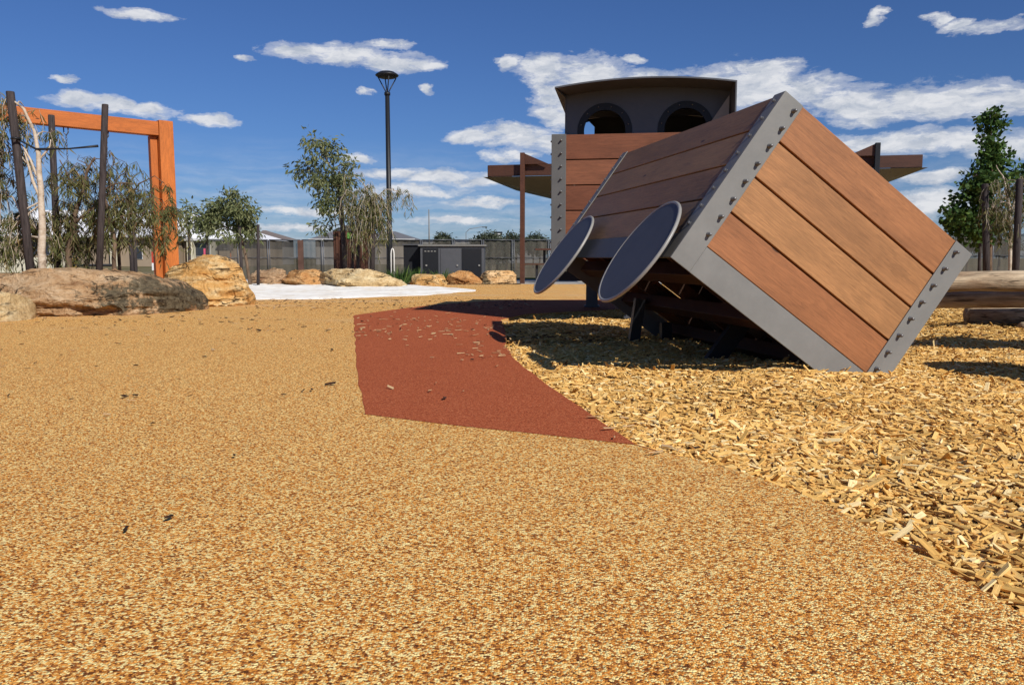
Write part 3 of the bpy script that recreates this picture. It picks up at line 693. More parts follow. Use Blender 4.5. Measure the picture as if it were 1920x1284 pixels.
# ------------------------------------------------------------ boulders
def interp(tab, x):
    xs = [p[0] for p in tab]; ys = [p[1] for p in tab]; return float(np.interp(x, xs, ys))
def boulder(label, top, base, depth, m, seed, amp=.05, undercut=None, px_cut=(2.2, 3.0), group='boulders edging the play area', pw=.55):
    x0, x1 = top[0][0], top[-1][0]; nS, nR = 230, 110; V = []; cen = []
    for i in range(nS + 1):
        s = i / nS; px = x0 + (x1 - x0) * s; yb = interp(base, px); g = G(px, yb)
        e = max(0.02, 1 - abs(2 * s - 1) ** 5) ** .5
        dep = depth * (.35 + .65 * e); ym = g.y + depth * .5
        zt = max(.02, P(px, interp(top, px), ym).z)
        xw = P(px, 480, ym).x if False else ray(px, 480).x * (ym / ray(px, 480).y)
        for j in range(nR):
            a = 2 * math.pi * j / nR; c_, s_ = math.cos(a), math.sin(a)
            yy = math.copysign(abs(c_) ** pw, c_); zz = math.copysign(abs(s_) ** pw, s_)
            xr = ray(px, 480).x / ray(px, 480).y * (ym + yy * dep * .5 * .9)
            z = (zt + .12) * .5 * (1 + zz) - .12
            q = Vector((xr, ym + yy * dep * .5, z))
            if undercut:
                for (ua, ub, uz, ud) in undercut:
                    if c_ < 0 and ua < px < ub:
                        k = math.sin(math.pi * (px - ua) / (ub - ua)) ** .8 * max(0, min(1, (uz + .04 * noise.noise(Vector((px * .03, 1, 1))) - z) / .07)); q.y += ud * k
            V.append(q)
    rs_ = random.Random(seed); cc = sum(V, Vector()) / len(V); ext = max((q - cc).length for q in V); lenx = (max(q.x for q in V) - min(q.x for q in V)) / 2
    for _ in range(26):
        nn = Vector((rs_.uniform(-1, 1) * min(1, .36 / lenx), rs_.uniform(-1, .35), rs_.uniform(-.25, 1))).normalized(); sp_ = max(nn.dot(q - cc) for q in V); lim = sp_ * rs_.uniform(.70, .91)
        if nn.z > .8: lim = sp_ * rs_.uniform(.93, .98)
        for q in V:
            e_ = nn.dot(q - cc) - lim
            if e_ > 0: q -= nn * e_
    out = []
    for k, q in enumerate(V):
        i, j = divmod(k, nR)
        cdir = Vector((0, math.cos(2 * math.pi * j / nR), math.sin(2 * math.pi * j / nR)))
        w_ = Vector((q.x * px_cut[0], q.y * px_cut[0], q.z * px_cut[1] * 2)) + Vector((seed * 7.1, seed * 3.3, 0))
        d = noise.fractal(w_, .9, 2.1, 5) * amp * .6
        r1 = noise.cell(w_ * .9) if False else 0
        st = noise.noise(Vector((q.x * 1.1, q.y * .8, q.z * 16 + seed + 1.4 * noise.noise(q * 1.6))))
        d += (abs(st) ** .5 * math.copysign(1, st)) * amp * .6
        v1_ = noise.voronoi(w_ * .75)[0]; d -= (v1_[1] - v1_[0] < .10) * amp * .30
        d -= (noise.turbulence(w_ * 1.6, 4, True) - .35) * amp * .38
        d += (round(st * 3.2) / 3.2 - st) * amp * .9
        if q.z < .02: d *= .5
        damp = 1.0 if cdir.z < .3 else .55
        out.append(q + cdir * d * damp + Vector((noise.noise(w_ * 1.7) * amp * .5, 0, 0)))
    mb = MB(); fs = []
    for i in range(nS):
        for j in range(nR):
            j2 = (j + 1) % nR; fs.append((i * nR + j, i * nR + j2, (i + 1) * nR + j2, (i + 1) * nR + j))
    fs.append(tuple(range(nR))[::-1]); fs.append(tuple(range(nS * nR, (nS + 1) * nR)))
    mb.add(out, [f[::-1] for f in fs], 0, None, None, False)
    c = G((x0 + x1) / 2, interp(base, (x0 + x1) / 2)); c.y += depth / 2
    o = mb.build('boulder', m, None, 0, c); return tag(o, label, 'boulder', group)
c1 = P(285, 548, 8.1)
RK1 = rockm('sandstone_lichen', (.24, .115, .05), (.50, .31, .16), (.68, .50, .31), (c1.x, c1.y, c1.z - .06, .66, .24))
RK2 = rockm('sandstone_gold', (.60, .27, .06), (.72, .42, .15), (.86, .68, .38), None)
RK3 = rockm('sandstone_orange', (.40, .16, .05), (.58, .30, .11), (.72, .46, .22), None)
RK4 = rockm('sandstone_pale', (.46, .29, .12), (.70, .50, .25), (.84, .70, .43), None)
c5 = P(520, 520, 15.6); RK5 = rockm('sandstone_blackened', (.30, .15, .08), (.52, .33, .18), (.70, .50, .32), (c5.x, c5.y, c5.z - .05, .33, .14))
c6 = P(905, 521, 17.6); RK6 = rockm('sandstone_mossy', (.55, .30, .12), (.70, .44, .20), (.78, .56, .32), (c6.x, c6.y, c6.z, .20, .2))
boulder('long low flat boulder with dark lichen face at the left edge', [(-190, 520), (-60, 515), (0, 512), (38, 511), (70, 498), (120, 500), (160, 503), (235, 508), (300, 520), (345, 530), (385, 552), (405, 566), (420, 585)],
        [(-190, 612), (0, 600), (90, 598), (200, 594), (300, 588), (400, 581), (420, 580)], 1.3, RK1, 1, .075, [(60, 225, .19, .34)])
boulder('cream rough low slab in front of the long boulder at the left edge', [(-150, 548), (0, 548), (30, 552), (60, 560), (78, 572), (95, 592)], [(-150, 615), (0, 604), (95, 598)], .55, RK4, 2, .04)
boulder('large golden angular boulder behind the long low one, foot of the orange post', [(296, 505), (308, 490), (335, 481), (360, 480), (405, 480), (430, 488), (452, 499), (472, 507), (478, 522)],
        [(300, 577), (400, 576), (430, 575), (471, 572)], 1.05, RK2, 3, .07, None, (1.6, 1.4), pw=.42)
boulder('small boulder with blackened face just right of the golden one', [(462, 516), (480, 508), (510, 503), (530, 506), (545, 516)], [(462, 536), (545, 538)], .9, RK5, 4, .07)
boulder('brown rounded boulder between the blackened one and the wide cream one', [(528, 524), (545, 510), (560, 506), (600, 507), (612, 520)], [(528, 537), (575, 539), (612, 538)], .9, RK3, 5, .08)
boulder('wide cream sloping boulder beside the white sand under the weeping tree', [(590, 522), (602, 511), (625, 505), (690, 505), (720, 513), (745, 522), (764, 535)], [(590, 537), (680, 544), (764, 540)], 1.3, RK4, 6, .09)
boulder('squared golden boulder in front of the black cabinet', [(760, 518), (770, 515), (835, 514), (842, 526)], [(760, 536), (842, 536)], .9, RK2, 7, .05, None, (2, 2), pw=.35)
boulder('orange lumpy boulder right of the squared golden one', [(830, 520), (845, 512), (862, 508), (880, 509), (895, 517), (907, 528)], [(830, 534), (907, 534)], .8, RK3, 8, .07)
boulder('pale boulder with mossy left end beside the shelter post', [(892, 512), (905, 508), (960, 507), (968, 514)], [(892, 534), (968, 533)], .8, RK6, 9, .05, None, (2, 2), pw=.38)
mb = MB(); g = P(423, 505, 15); mb.box((g.x, 15, .25), ((1, 0, 0), (0, 1, 0), (0, 0, 1)), (.15, .15, .28)); tag(mb.build('sandstone_block', RK3, None, .03, (g.x, 15, 0)), 'small orange squared block peeking over the large golden boulder', 'stone block')

# ------------------------------------------------------------ trees
def leaves_np(C, D, ln, wd, r):
    n = len(C); D = D / np.linalg.norm(D, axis=1, keepdims=True); ref = RNG.normal(size=(n, 3)); S = np.cross(D, ref); S /= np.linalg.norm(S, axis=1, keepdims=True); Nn = np.cross(D, S)
    a = C; b = C + D * ln[:, None] * .45 + S * wd[:, None] * .5 + Nn * ln[:, None] * .05; c = C + D * ln[:, None]; d = C + D * ln[:, None] * .45 - S * wd[:, None] * .5 + Nn * ln[:, None] * .05
    V = np.stack([a, b, c, d], 1).reshape(-1, 3); F = np.arange(n * 4).reshape(n, 4); return V, F, np.repeat(r, 4)
def tree(name, label, base, trunks, clumps, kind, trunk_m, leaf_m, group, seed=0, size=1.0, strand=.35, cat='tree', nleaf=1.0):
    """trunks: list of polylines of (point, radius); clumps: list of (centre, rx, ry, rz, n)"""
    random.seed(seed); base = Vector(base); t = thing(name, base, label, cat, group)
    mb = MB()
    for tr in trunks:
        pts = [Vector(p) for p, r in tr]; rs = [r for p, r in tr]; P2 = []; R2 = []
        for i in range(len(pts) - 1):
            for k in range(5):
                q = pts[i].lerp(pts[i + 1], k / 5); P2.append(q + Vector((noise.noise(q * 4), noise.noise(q * 4 + Vector((7, 7, 7))), 0)) * .018 * size); R2.append(rs[i] + (rs[i + 1] - rs[i]) * k / 5)
        P2.append(pts[-1]); R2.append(rs[-1]); mb.tube(P2, R2, 8)
    allp = [(Vector(p), r) for tr in trunks for p, r in tr]
    dens = []
    for tr in trunks:
        for i in range(len(tr) - 1):
            for k in range(6): dens.append(Vector(tr[i][0]).lerp(Vector(tr[i + 1][0]), k / 6))
    LC, LD, LL, LW, LR = [], [], [], [], []
    for (c, rx, ry, rz, n) in clumps:
        c = Vector(c); n = int(n * nleaf)
        below = [q for q in dens if q.z < c.z + .15 * size] or dens
        s = min(below, key=lambda q: (q - c).length + .2 * random.random()); mid = s.lerp(c, .55) + Vector((0, 0, .12 * (c - s).length))
        cl = (c - s).length; br = min(.018, .006 + .012 * cl) * size
        mb.tube([s, s.lerp(mid, .5) + Vector((0, 0, .02)), mid, c], [br, br * .8, br * .6, br * .3], 5, 0, False)
        ns = max(4, n // 18)
        for q in range(ns):
            while True:
                v = Vector((random.uniform(-1, 1), random.uniform(-1, 1), random.uniform(-1, 1)))
                if .15 < v.length < 1: break
            st = c + Vector((v.x * rx, v.y * ry, v.z * rz)) * (1 if kind != 'weep' else .8)
            if q % 2 == 0: mb.tube([c, c.lerp(st, .5) + Vector((0, 0, .05 * size)), st], [br * .3, br * .22, br * .12], 3, 0, False)
            outd = Vector((v.x, v.y, 0)).normalized() if abs(v.x) + abs(v.y) > .01 else Vector((1, 0, 0))
            L = strand * size * random.uniform(.5, 1.2); per = 18; tone = random.random()
            if kind == 'weep':
                sw_ = Vector((random.gauss(0, .2), random.gauss(0, .2), 0)) * L; pts = [st, st + outd * L * .3 + Vector((0, 0, .10 * L)), st + outd * L * .5 - Vector((0, 0, L * .35)) + sw_ * .5, st + outd * L * .5 - Vector((0, 0, L * .95)) + sw_]
                mb.tube(pts, [.003 * size] * 4, 3, 0, False)
                for k in range(per):
                    t_ = random.random() * 3; i = min(2, int(t_)); p = pts[i].lerp(pts[i + 1], t_ - i)
                    d = Vector((random.gauss(0, .62), random.gauss(0, .62), -1.0))
                    LC.append(p); LD.append(d); LL.append(random.uniform(.08, .15) * size); LW.append(random.uniform(.009, .017) * size); LR.append(min(1, max(0, .35 * tone + random.random() * .65)))
            else:
                dd = (v * .6 + Vector((0, 0, .15 if kind == 'maple' else -.25))).normalized()
                for k in range(per):
                    p = st + Vector((random.gauss(0, 1), random.gauss(0, 1), random.gauss(0, .8))) * .055 * size
                    d = dd + Vector((random.gauss(0, .6), random.gauss(0, .6), random.gauss(-.35, .6)))
                    l_ = random.uniform(.05, .09) * size if kind == 'gum' else random.uniform(.05, .085) * size
                    LC.append(p); LD.append(d); LL.append(l_); LW.append(l_ * (random.uniform(.25, .4) if kind == 'gum' else random.uniform(.6, .95))); LR.append(min(1, max(0, .4 * tone + random.random() * .6)))
    mb.build('trunk', trunk_m, t)
    V, F, Rr = leaves_np(np.array([tuple(x) for x in LC]), np.array([tuple(x) for x in LD]), np.array(LL), np.array(LW), np.array(LR))
    V = V - np.array(tuple(base)); o = np_mesh('crown', V, F, leaf_m, Rr, parent=t)
    return t
def cl(D, items, sp=1.0):                                # clump list from photo positions at distance D (with spread in depth)
    out = []
    for (px, py, rx, ry, n) in items:
        c = P(px, py, D + random.uniform(-.25, .25) * sp); k = D / FPX
        out.append((c, rx * k, max(rx, ry) * k * .8, ry * k, n))
    return out
def stake(px0, py0, px1, D, w_, label, group, name='tree_stake', py1=None, z0=-.05):
    top = P(px0, py0, D); bot = P(px1, 500, D) if py1 is None else P(px1, py1, D)
    d = (bot - top); bot = top + d * ((z0 - top.z) / d.z)
    mb = MB(); mb.tube([bot, bot.lerp(top, .5) + Vector((.004, 0, 0)), top + Vector((0, 0, -.01)), top], [w_, w_ * .97, w_ * .93, w_ * .86], 12)
    o = mb.build(name, M['stake'], None, 0, (bot.x, bot.y, 0)); return tag(o, label, 'tree stake', group)
GS = 'stakes holding the young trees'; GT = 'young weeping trees'
D1 = 8.6
stake(19, 172, 56, D1, .045, 'thick leaning dark stake nearest the left edge, with a black tie round it', GS)
stake(96, 216, 108, D1 + 1.2, .040, 'dark weathered stake behind the pale trunk at the left', GS)
stake(197, 196, 186, D1 + .1, .036, 'tall dark stake in front of the orange beam, holding the black tie', GS)
# tie strap between the stakes
a, m1, m2, b = P(30, 260, D1 - .05), P(68, 280, D1 - .02), P(130, 279, D1), P(184, 274, D1 + .05)
mb = MB(); mb.tube([a, a.lerp(m1, .5), m1, m2, m2.lerp(b, .5), b], [.010, .009, .014, .008, .010, .014], 6); mb.tube([a + Vector((-.05, 0, 0)), a + Vector((0, -.05, 0)), a + Vector((.05, 0, 0))], .012, 6)
tag(mb.build('tree_tie', M['black'], None, 0, a), 'black tie strap strung between the stakes at the left, across the pale trunk', 'tree tie')
def PT(px, py, D, r): return (P(px, py, D), r)
random.seed(3)
tree('weeping_tree', 'weeping tree with a bare pale trunk at the left edge among three stakes', (P(76, 500, D1).x, D1, 0),
     [[((P(78, 500, D1).x, D1, -.03), .042), PT(80, 470, D1, .040), PT(79, 400, D1, .034), PT(76, 340, D1, .029), PT(73, 290, D1, .024), PT(62, 245, D1, .017), PT(45, 205, D1, .014), PT(20, 185, D1, .008)],
      [PT(70, 330, D1, .012), PT(57, 300, D1, .012), PT(40, 270, D1, .009)], [PT(76, 375, D1, .012), PT(62, 340, D1, .016), PT(52, 310, D1, .012), PT(46, 285, D1, .008)],
      [PT(74, 300, D1, .012), PT(92, 278, D1, .008), PT(95, 262, D1, .005)], [PT(78, 378, D1, .012), PT(50, 392, D1, .008), PT(30, 410, D1, .005)], [PT(80, 382, D1, .012), PT(55, 400, D1, .007), PT(48, 430, D1, .005)]],
     cl(D1 + .45, [(10, 210, 26, 40, 300), (30, 235, 20, 40, 150), (5, 290, 28, 60, 700), (12, 370, 28, 60, 800), (30, 430, 28, 50, 800), (12, 470, 25, 25, 600), (45, 200, 16, 30, 70), (55, 300, 14, 30, 80), (95, 250, 10, 24, 50), (68, 430, 24, 40, 350)]),
     'weep', M['trunk_pale'], M['leaf_olive'], GT, 11, 1.0, .30, nleaf=.75)
tree('weeping_tree', 'broad weeping tree with dense drooping olive foliage behind the stakes at the left', (P(128, 500, 9.5).x, 9.5, 0),
     [[((P(126, 500, 9.5).x, 9.5, -.03), .04), PT(128, 470, 9.5, .036), PT(140, 420, 9.5, .03), PT(150, 370, 9.5, .024), PT(165, 320, 9.5, .016), PT(178, 295, 9.5, .009)],
      [PT(150, 370, 9.5, .014), PT(128, 330, 9.5, .010), PT(112, 300, 9.5, .006)], [PT(140, 420, 9.5, .016), PT(185, 380, 9.5, .012), PT(215, 350, 9.5, .007)],
      [((P(210, 500, 9.3).x, 9.3, -.03), .028), PT(214, 460, 9.3, .025), PT(205, 400, 9.3, .018), PT(190, 350, 9.3, .01)]],
     cl(9.5, [(110, 340, 20, 34, 200), (140, 340, 26, 34, 600), (175, 325, 34, 34, 700), (215, 340, 28, 30, 700), (150, 395, 40, 40, 1500), (200, 390, 36, 40, 1500), (240, 375, 26, 34, 700), (255, 345, 24, 22, 150), (270, 400, 18, 34, 300),
              (115, 420, 30, 44, 1000), (160, 440, 36, 36, 1100), (210, 430, 26, 30, 500), (100, 470, 30, 26, 700), (165, 475, 22, 26, 300), (145, 300, 22, 26, 90), (200, 300, 26, 26, 110), (240, 320, 26, 20, 70)]),
     'weep', M['trunk_brown'], M['leaf_olive'], GT, 12, 1.0, .30, nleaf=.46)
tree('weeping_tree', 'thin drooping branches of a sparse tree hanging in front of the orange swing post', (P(222, 500, 9.9).x, 9.9, 0),
     [[((P(226, 500, 9.9).x, 9.9, -.03), .022), PT(222, 450, 9.9, .02), PT(232, 390, 9.9, .014), PT(260, 345, 9.9, .009), PT(290, 330, 9.9, .005), PT(310, 345, 9.9, .003)],
      [PT(232, 390, 9.9, .008), PT(270, 365, 9.9, .006), PT(305, 375, 9.9, .003)]],
     cl(9.9, [(265, 360, 26, 20, 90), (292, 400, 18, 36, 420), (315, 395, 16, 36, 380), (282, 445, 14, 30, 240), (318, 440, 14, 30, 260), (255, 395, 16, 30, 170), (300, 350, 22, 12, 60)]),
     'weep', M['trunk_brown'], M['leaf_olive'], GT, 13, 1.0, .22, nleaf=.7)
D2 = 17.0; GB = 'young trees beyond the boulders'
tree('gum_tree', 'small bushy round gum tree left of the lamp, above the golden boulder', (P(428, 500, D2).x, D2, 0),
     [[((P(484 - 14, 510, D2).x, D2, -.03), .035), PT(456, 460, D2, .03), PT(448, 430, D2, .024), PT(435, 395, D2, .016), PT(428, 365, D2, .008)], [PT(452, 440, D2, .02), PT(410, 420, D2, .014), PT(375, 410, D2, .008)]],
     cl(D2, [(430, 372, 22, 14, 500), (412, 392, 26, 18, 900), (448, 392, 28, 20, 1000), (425, 415, 40, 18, 1300), (395, 420, 22, 16, 600), (462, 412, 22, 18, 700), (375, 412, 20, 18, 500), (352, 418, 14, 16, 250), (360, 395, 12, 10, 80), (452, 438, 26, 16, 450), (475, 432, 14, 16, 200), (345, 400, 8, 10, 60), (400, 440, 30, 8, 220)]),
     'gum', M['trunk_brown'], M['leaf_gum'], GB, 21, 1.55, nleaf=.6)
for (px, py, pb, lb) in ((354, 432, 355, 'leftmost thin black stake under the bushy gum tree, next to the orange post'), (388, 425, 388, 'thin black stake under the middle of the bushy gum tree'), (449, 422, 452, 'black stake beside the slanting trunk of the bushy gum tree'), (484, 421, 484, 'freestanding black stake right of the bushy gum tree')):
    stake(px, py, pb, D2 - .2, .032, lb, GS)
stake(241, 402, 247, 15.0, .035, 'left one of the two close dark stakes in front of the house with white roof', GS); stake(249, 399, 254, 15.2, .035, 'right one of the two close dark stakes in front of the house with white roof', GS)
D3 = 18.0
tree('gum_tree', 'tall airy gum tree leaning left between the fence and the lamp post', (P(650, 510, D3).x, D3, 0),
     [[((P(650, 510, D3).x, D3, -.03), .045), PT(646, 440, D3, .036), PT(640, 380, D3, .026), PT(625, 320, D3, .016), PT(600, 275, D3, .007)], [PT(640, 385, D3, .014), PT(600, 345, D3, .01), PT(575, 315, D3, .005)], [PT(643, 420, D3, .01), PT(615, 425, D3, .006)]],
     cl(D3, [(585, 265, 18, 12, 200), (608, 270, 20, 14, 300), (620, 290, 20, 14, 330), (600, 298, 20, 12, 220), (575, 312, 16, 16, 300), (560, 328, 12, 10, 130), (610, 325, 28, 16, 500), (635, 325, 24, 16, 480), (595, 345, 26, 14, 420), (625, 352, 28, 16, 560), (648, 345, 16, 18, 300), (612, 378, 22, 14, 380), (635, 385, 20, 16, 380), (610, 400, 12, 10, 120), (606, 425, 14, 14, 220), (640, 410, 14, 14, 160), (655, 305, 8, 10, 40)]),
     'gum', M['trunk_brown'], M['leaf_gum'], GB, 22, 1.75, nleaf=.55)
tree('weeping_tree', 'drooping weeping tree crossing the lamp post, behind the wide cream boulder', (P(692, 510, D3 - .6).x, D3 - .6, 0),
     [[((P(692, 515, 17.5).x, 17.5, -.03), .04), PT(694, 480, 17.5, .034), PT(690, 430, 17.5, .028), PT(686, 380, 17.5, .02), PT(690, 345, 17.5, .009)], [PT(688, 385, 17.5, .012), PT(725, 355, 17.5, .008), PT(752, 360, 17.5, .004)], [PT(688, 400, 17.5, .012), PT(665, 365, 17.5, .008)]],
     cl(17.5, [(685, 352, 22, 14, 260), (665, 372, 16, 20, 400), (690, 385, 22, 24, 700), (712, 375, 16, 26, 450), (672, 405, 16, 22, 450), (700, 415, 20, 24, 500), (752, 365, 12, 16, 130), (735, 355, 14, 10, 70), (718, 420, 10, 20, 180), (685, 440, 22, 18, 300), (665, 330, 12, 10, 60)]),
     'weep', M['trunk_pale'], M['leaf_olive'], GT, 23, 1.25, .34)
for (px, py, pb, D, w_, lb) in ((637, 368, 647, 17.7, .045, 'dark leaning stake in the airy gum tree, left of the brown bin enclosure middle'), (699, 370, 698, 17.3, .055, 'thick dark stake in the weeping tree just left of the lamp post'), (660, 390, 661, 18.2, .03, 'slim dark stake behind the weeping foliage, left of the thick one'), (671, 385, 671, 18.4, .04, 'middle dark stake behind the weeping foliage above the bin enclosure')):
    stake(px, py, pb, D, w_, lb, GS)
mb = MB(); mb.tube([P(700, 409, 17.3), P(728, 411, 18.9)], .012, 6); tag(mb.build('tree_tie', M['black'], None, 0, P(700, 409, 17.3)), 'short dark tie from the thick stake to the lamp post', 'tree tie')
D4 = 14.0; GR = 'young trees at the right edge'
tree('maple_tree', 'pointed dark green broadleaf tree rising at the right edge', (P(1856, 500, D4).x, D4, 0),
     [[((P(1858, 520, D4).x, D4, -.03), .04), PT(1858, 430, D4, .032), PT(1859, 330, D4, .02), PT(1859, 260, D4, .010), PT(1858, 215, D4, .005)], [PT(1858, 400, D4, .012), PT(1825, 360, D4, .006)], [PT(1858, 420, D4, .012), PT(1800, 415, D4, .006)]],
     cl(D4, [(1857, 216, 7, 8, 110), (1852, 232, 12, 11, 300), (1870, 236, 9, 7, 100), (1856, 262, 10, 8, 150), (1866, 280, 14, 12, 400), (1846, 295, 16, 14, 420), (1872, 300, 14, 14, 400), (1858, 318, 24, 14, 700), (1826, 333, 22, 14, 500), (1880, 335, 10, 14, 200), (1845, 352, 30, 20, 1000), (1820, 370, 24, 20, 700), (1860, 385, 26, 22, 800), (1810, 398, 18, 14, 400), (1784, 405, 14, 12, 320), (1800, 420, 22, 12, 500), (1835, 420, 34, 18, 1100), (1870, 430, 26, 22, 700), (1830, 445, 26, 10, 300), (1795, 435, 14, 8, 200)]),
     'maple', M['trunk_brown'], M['leaf_green'], GR, 31, 1.3, nleaf=.42)
tree('weeping_tree', 'sparse pale-stemmed weeping tree between the two stakes at the right edge', (P(1892, 500, 13.2).x, 13.2, 0),
     [[((P(1895, 520, 13.2).x, 13.2, -.03), .03), PT(1896, 440, 13.2, .025), PT(1890, 370, 13.2, .018), PT(1880, 330, 13.2, .01), PT(1868, 310, 13.2, .005)], [PT(1890, 375, 13.2, .009), PT(1862, 358, 13.2, .005)], [PT(1893, 400, 13.2, .012), PT(1912, 350, 13.2, .006)]],
     cl(13.2, [(1862, 345, 18, 14, 200), (1885, 370, 14, 20, 220), (1862, 390, 16, 20, 300), (1905, 395, 14, 26, 300), (1880, 425, 18, 24, 350), (1912, 340, 14, 14, 150)]),
     'weep', M['trunk_pale'], M['leaf_olive'], GT, 32, 1.0, .30)
tree('maple_tree', 'second dark green broadleaf tree cut by the right edge', (P(1935, 500, 14.5).x, 14.5, 0),
     [[((P(1940, 520, 14.5).x, 14.5, -.03), .04), PT(1938, 400, 14.5, .03), PT(1932, 320, 14.5, .008)]],
     cl(14.5, [(1905, 320, 12, 10, 200), (1893, 332, 12, 10, 180), (1935, 335, 20, 20, 600), (1945, 390, 40, 30, 1200), (1920, 360, 16, 16, 350)]), 'maple', M['trunk_brown'], M['leaf_green'], GR, 33, 1.3, nleaf=.34)
stake(1847, 345, 1849, 13.0, .055, 'thick black stake in front of the pointed green tree at the right', GS); stake(1912, 336, 1904, 12.8, .055, 'thick black stake at the right edge, leaning slightly', GS)
stake(1838, 430, 1836, 14.6, .03, 'thin dark stake just left of the thick one before the pointed tree', GS); stake(1798, 398, 1797, 14.4, .03, 'thin dark stake at the left fringe of the pointed green tree', GS)

# low plants in the bed
def grass_plant(c, h, n, label, m='leaf_green'):
    ang = RNG.uniform(0, 6.28, n); C = np.array([[c[0], c[1], c[2]]]) + np.stack([np.cos(ang), np.sin(ang), 0 * ang], 1) * RNG.uniform(0, h * .25, (n, 1))
    D = np.stack([np.cos(ang) * .5, np.sin(ang) * .5, np.ones(n)], 1) + RNG.normal(0, .2, (n, 3))
    V, F, r = leaves_np(C, D, RNG.uniform(.5, 1, n) * h, RNG.uniform(.01, .025, n) * (h / .3), RNG.random(n))
    V -= np.array([[c[0], c[1], 0]]); o = np_mesh('bed_plant', V, F, M[m], r); o.location = (c[0], c[1], 0); tag(o, label, 'plant', 'low plants in the bed')
for (px, D, h, n, lb) in ((255, 12.2, .36, 160, 'low tufty plant between the close pair of stakes and the big boulder'), (275, 12.8, .34, 160, 'low tufty plant left of the red sign'), (232, 12.0, .34, 140, 'low tufty plant at the foot of the close pair of stakes'),
                          (750, 17.6, .50, 120, 'grassy tuft at the left end of the black cabinet'), (826, 18.6, .42, 90, 'grassy tuft before the black cabinet doors'), (722, 17.4, .4, 90, 'grassy tuft at the foot of the lamp post'), (780, 18.7, .45, 90, 'grassy tuft by the cabinet corner')):
    c = P(px, 480, D); grass_plant((c.x, c.y, 0), h, n, lb)

# ------------------------------------------------------------ swing frame (orange timber)
X0 = P(318, 480, 12.0).x; ztop = P(318, 228, 12.0).z; SW = .20
sw = thing('swing_frame', (X0, 12, 0), 'orange timber swing frame behind the left trees, with hanging chains', 'swing frame')
dirb = (P(47, 212, 10.85) - P(300, 240, 12.0)); dirb.z = 0; dirb.normalize(); nb = Vector((-dirb.y, dirb.x, 0))
pc = Vector((X0, 12.0, 0)); cornerax = (dirb, nb, ez)
for k, off_ in enumerate((0, 1)):
    c = pc + dirb * (3.9 * off_ if off_ else 0)
    mb = MB(); mb.box(c + Vector((0, 0, (ztop - .05) / 2)), (dirb, nb, ez), (SW / 2, SW / 2, (ztop + .05) / 2), 0, .6, 2); mb.build('post', M['wood_orange'], sw, .006)
b0 = pc + dirb * (SW / 2 + .002) + Vector((0, 0, P(300, 239, 12.0).z)); b1 = b0 + dirb * (3.9 - SW)
b0.z = b1.z = ztop - SW / 2 - .02
mb = MB(); mb.beam(b0, b1, SW * .8, SW, 0, .35); mb.build('beam', M['wood_orange'], sw, .006)
mb = MB(); back = pc + dirb * (SW / 2 + .055) - nb * .045; hb = b0.z - SW / 2 - .003
mb.box(back + Vector((0, 0, hb / 2)), (dirb, nb, ez), (.05, .05, hb / 2), 0, .2, 2); mb.build('brace_post', M['wood_orange'], sw, .006)
def on_beam(px):                                       # where the sight line px meets the beam's vertical plane
    r_ = ray(px, 480); r_ = Vector((r_.x, r_.y)); a = Vector((b0.x, b0.y)); d = Vector((dirb.x, dirb.y))
    det = r_.x * (-d.y) - r_.y * (-d.x); t = (a.x * (-d.y) - a.y * (-d.x)) / det; return r_ * t
for px in (137, 211):
    q = on_beam(px); zt = b0.z - SW / 2; mb = MB(); mb.tube([(q.x - .03, q.y, zt), (q.x - .03, q.y, zt - .07), (q.x, q.y, zt - .11), (q.x + .03, q.y, zt - .07), (q.x + .03, q.y, zt)], .008, 6)
    mb.build('hanger', M['chain'], sw)
    mb = MB(); z = zt - .10; k = 0
    while z > .55:
        mb.tube([(q.x + (.011 if k % 2 else 0) * math.cos(a_), q.y + (0 if k % 2 else .011) * math.cos(a_), z - .02 + .022 * math.sin(a_)) for a_ in np.linspace(0, 2 * math.pi, 9)], .0035, 5, 0, False); z -= .036; k += 1
    mb.build('chain', M['chain'], sw)
qa, qb = on_beam(137), on_beam(211)
mb = MB(); mb.beam((qa.x, qa.y, .5), (qb.x, qb.y, .5), .16, .035); mb.build('swing_seat', M['black'], sw, .01)

# ------------------------------------------------------------ lamp post
LP = P(731, 480, 19.0); LP = Vector((LP.x, 19.0, 0)); k = 19.0 / FPX
lamp = thing('street_lamp', LP, 'tall black park lamp with dish head on a V bracket', 'street lamp')
zl = lambda py: P(731, py, 19.0).z
mb = MB(); mb.tube([LP, LP + Vector((0, 0, 1)), LP + Vector((0, 0, zl(178)))], [.068, .062, .052], 16); mb.tube([LP, LP + Vector((0, 0, .02))], .16, 16); mb.build('pole', M['black'], lamp)
mb = MB(); mb.tube([LP + Vector((0, 0, zl(179))), LP + Vector((0, 0, zl(174)))], .07, 14)
for a_ in (R(20), R(110), R(200), R(290)):
    d = Vector((math.cos(a_), math.sin(a_), 0)); mb.tube([LP + d * .03 + Vector((0, 0, zl(174))), LP + d * .05 + Vector((0, 0, zl(170))), LP + d * .21 + Vector((0, 0, zl(146)))], .013, 8)
mb.build('bracket', M['black'], lamp)
mb = MB(); zb = zl(147); mb.lathe(LP + Vector((0, 0, zb)), [(.14, 0), (.20, .012), (.255, .045), (.27, .062), (.25, .085), (.17, .135), (.06, .155), (.01, .158)], 40); mb.build('lamp_head', M['black'], lamp)

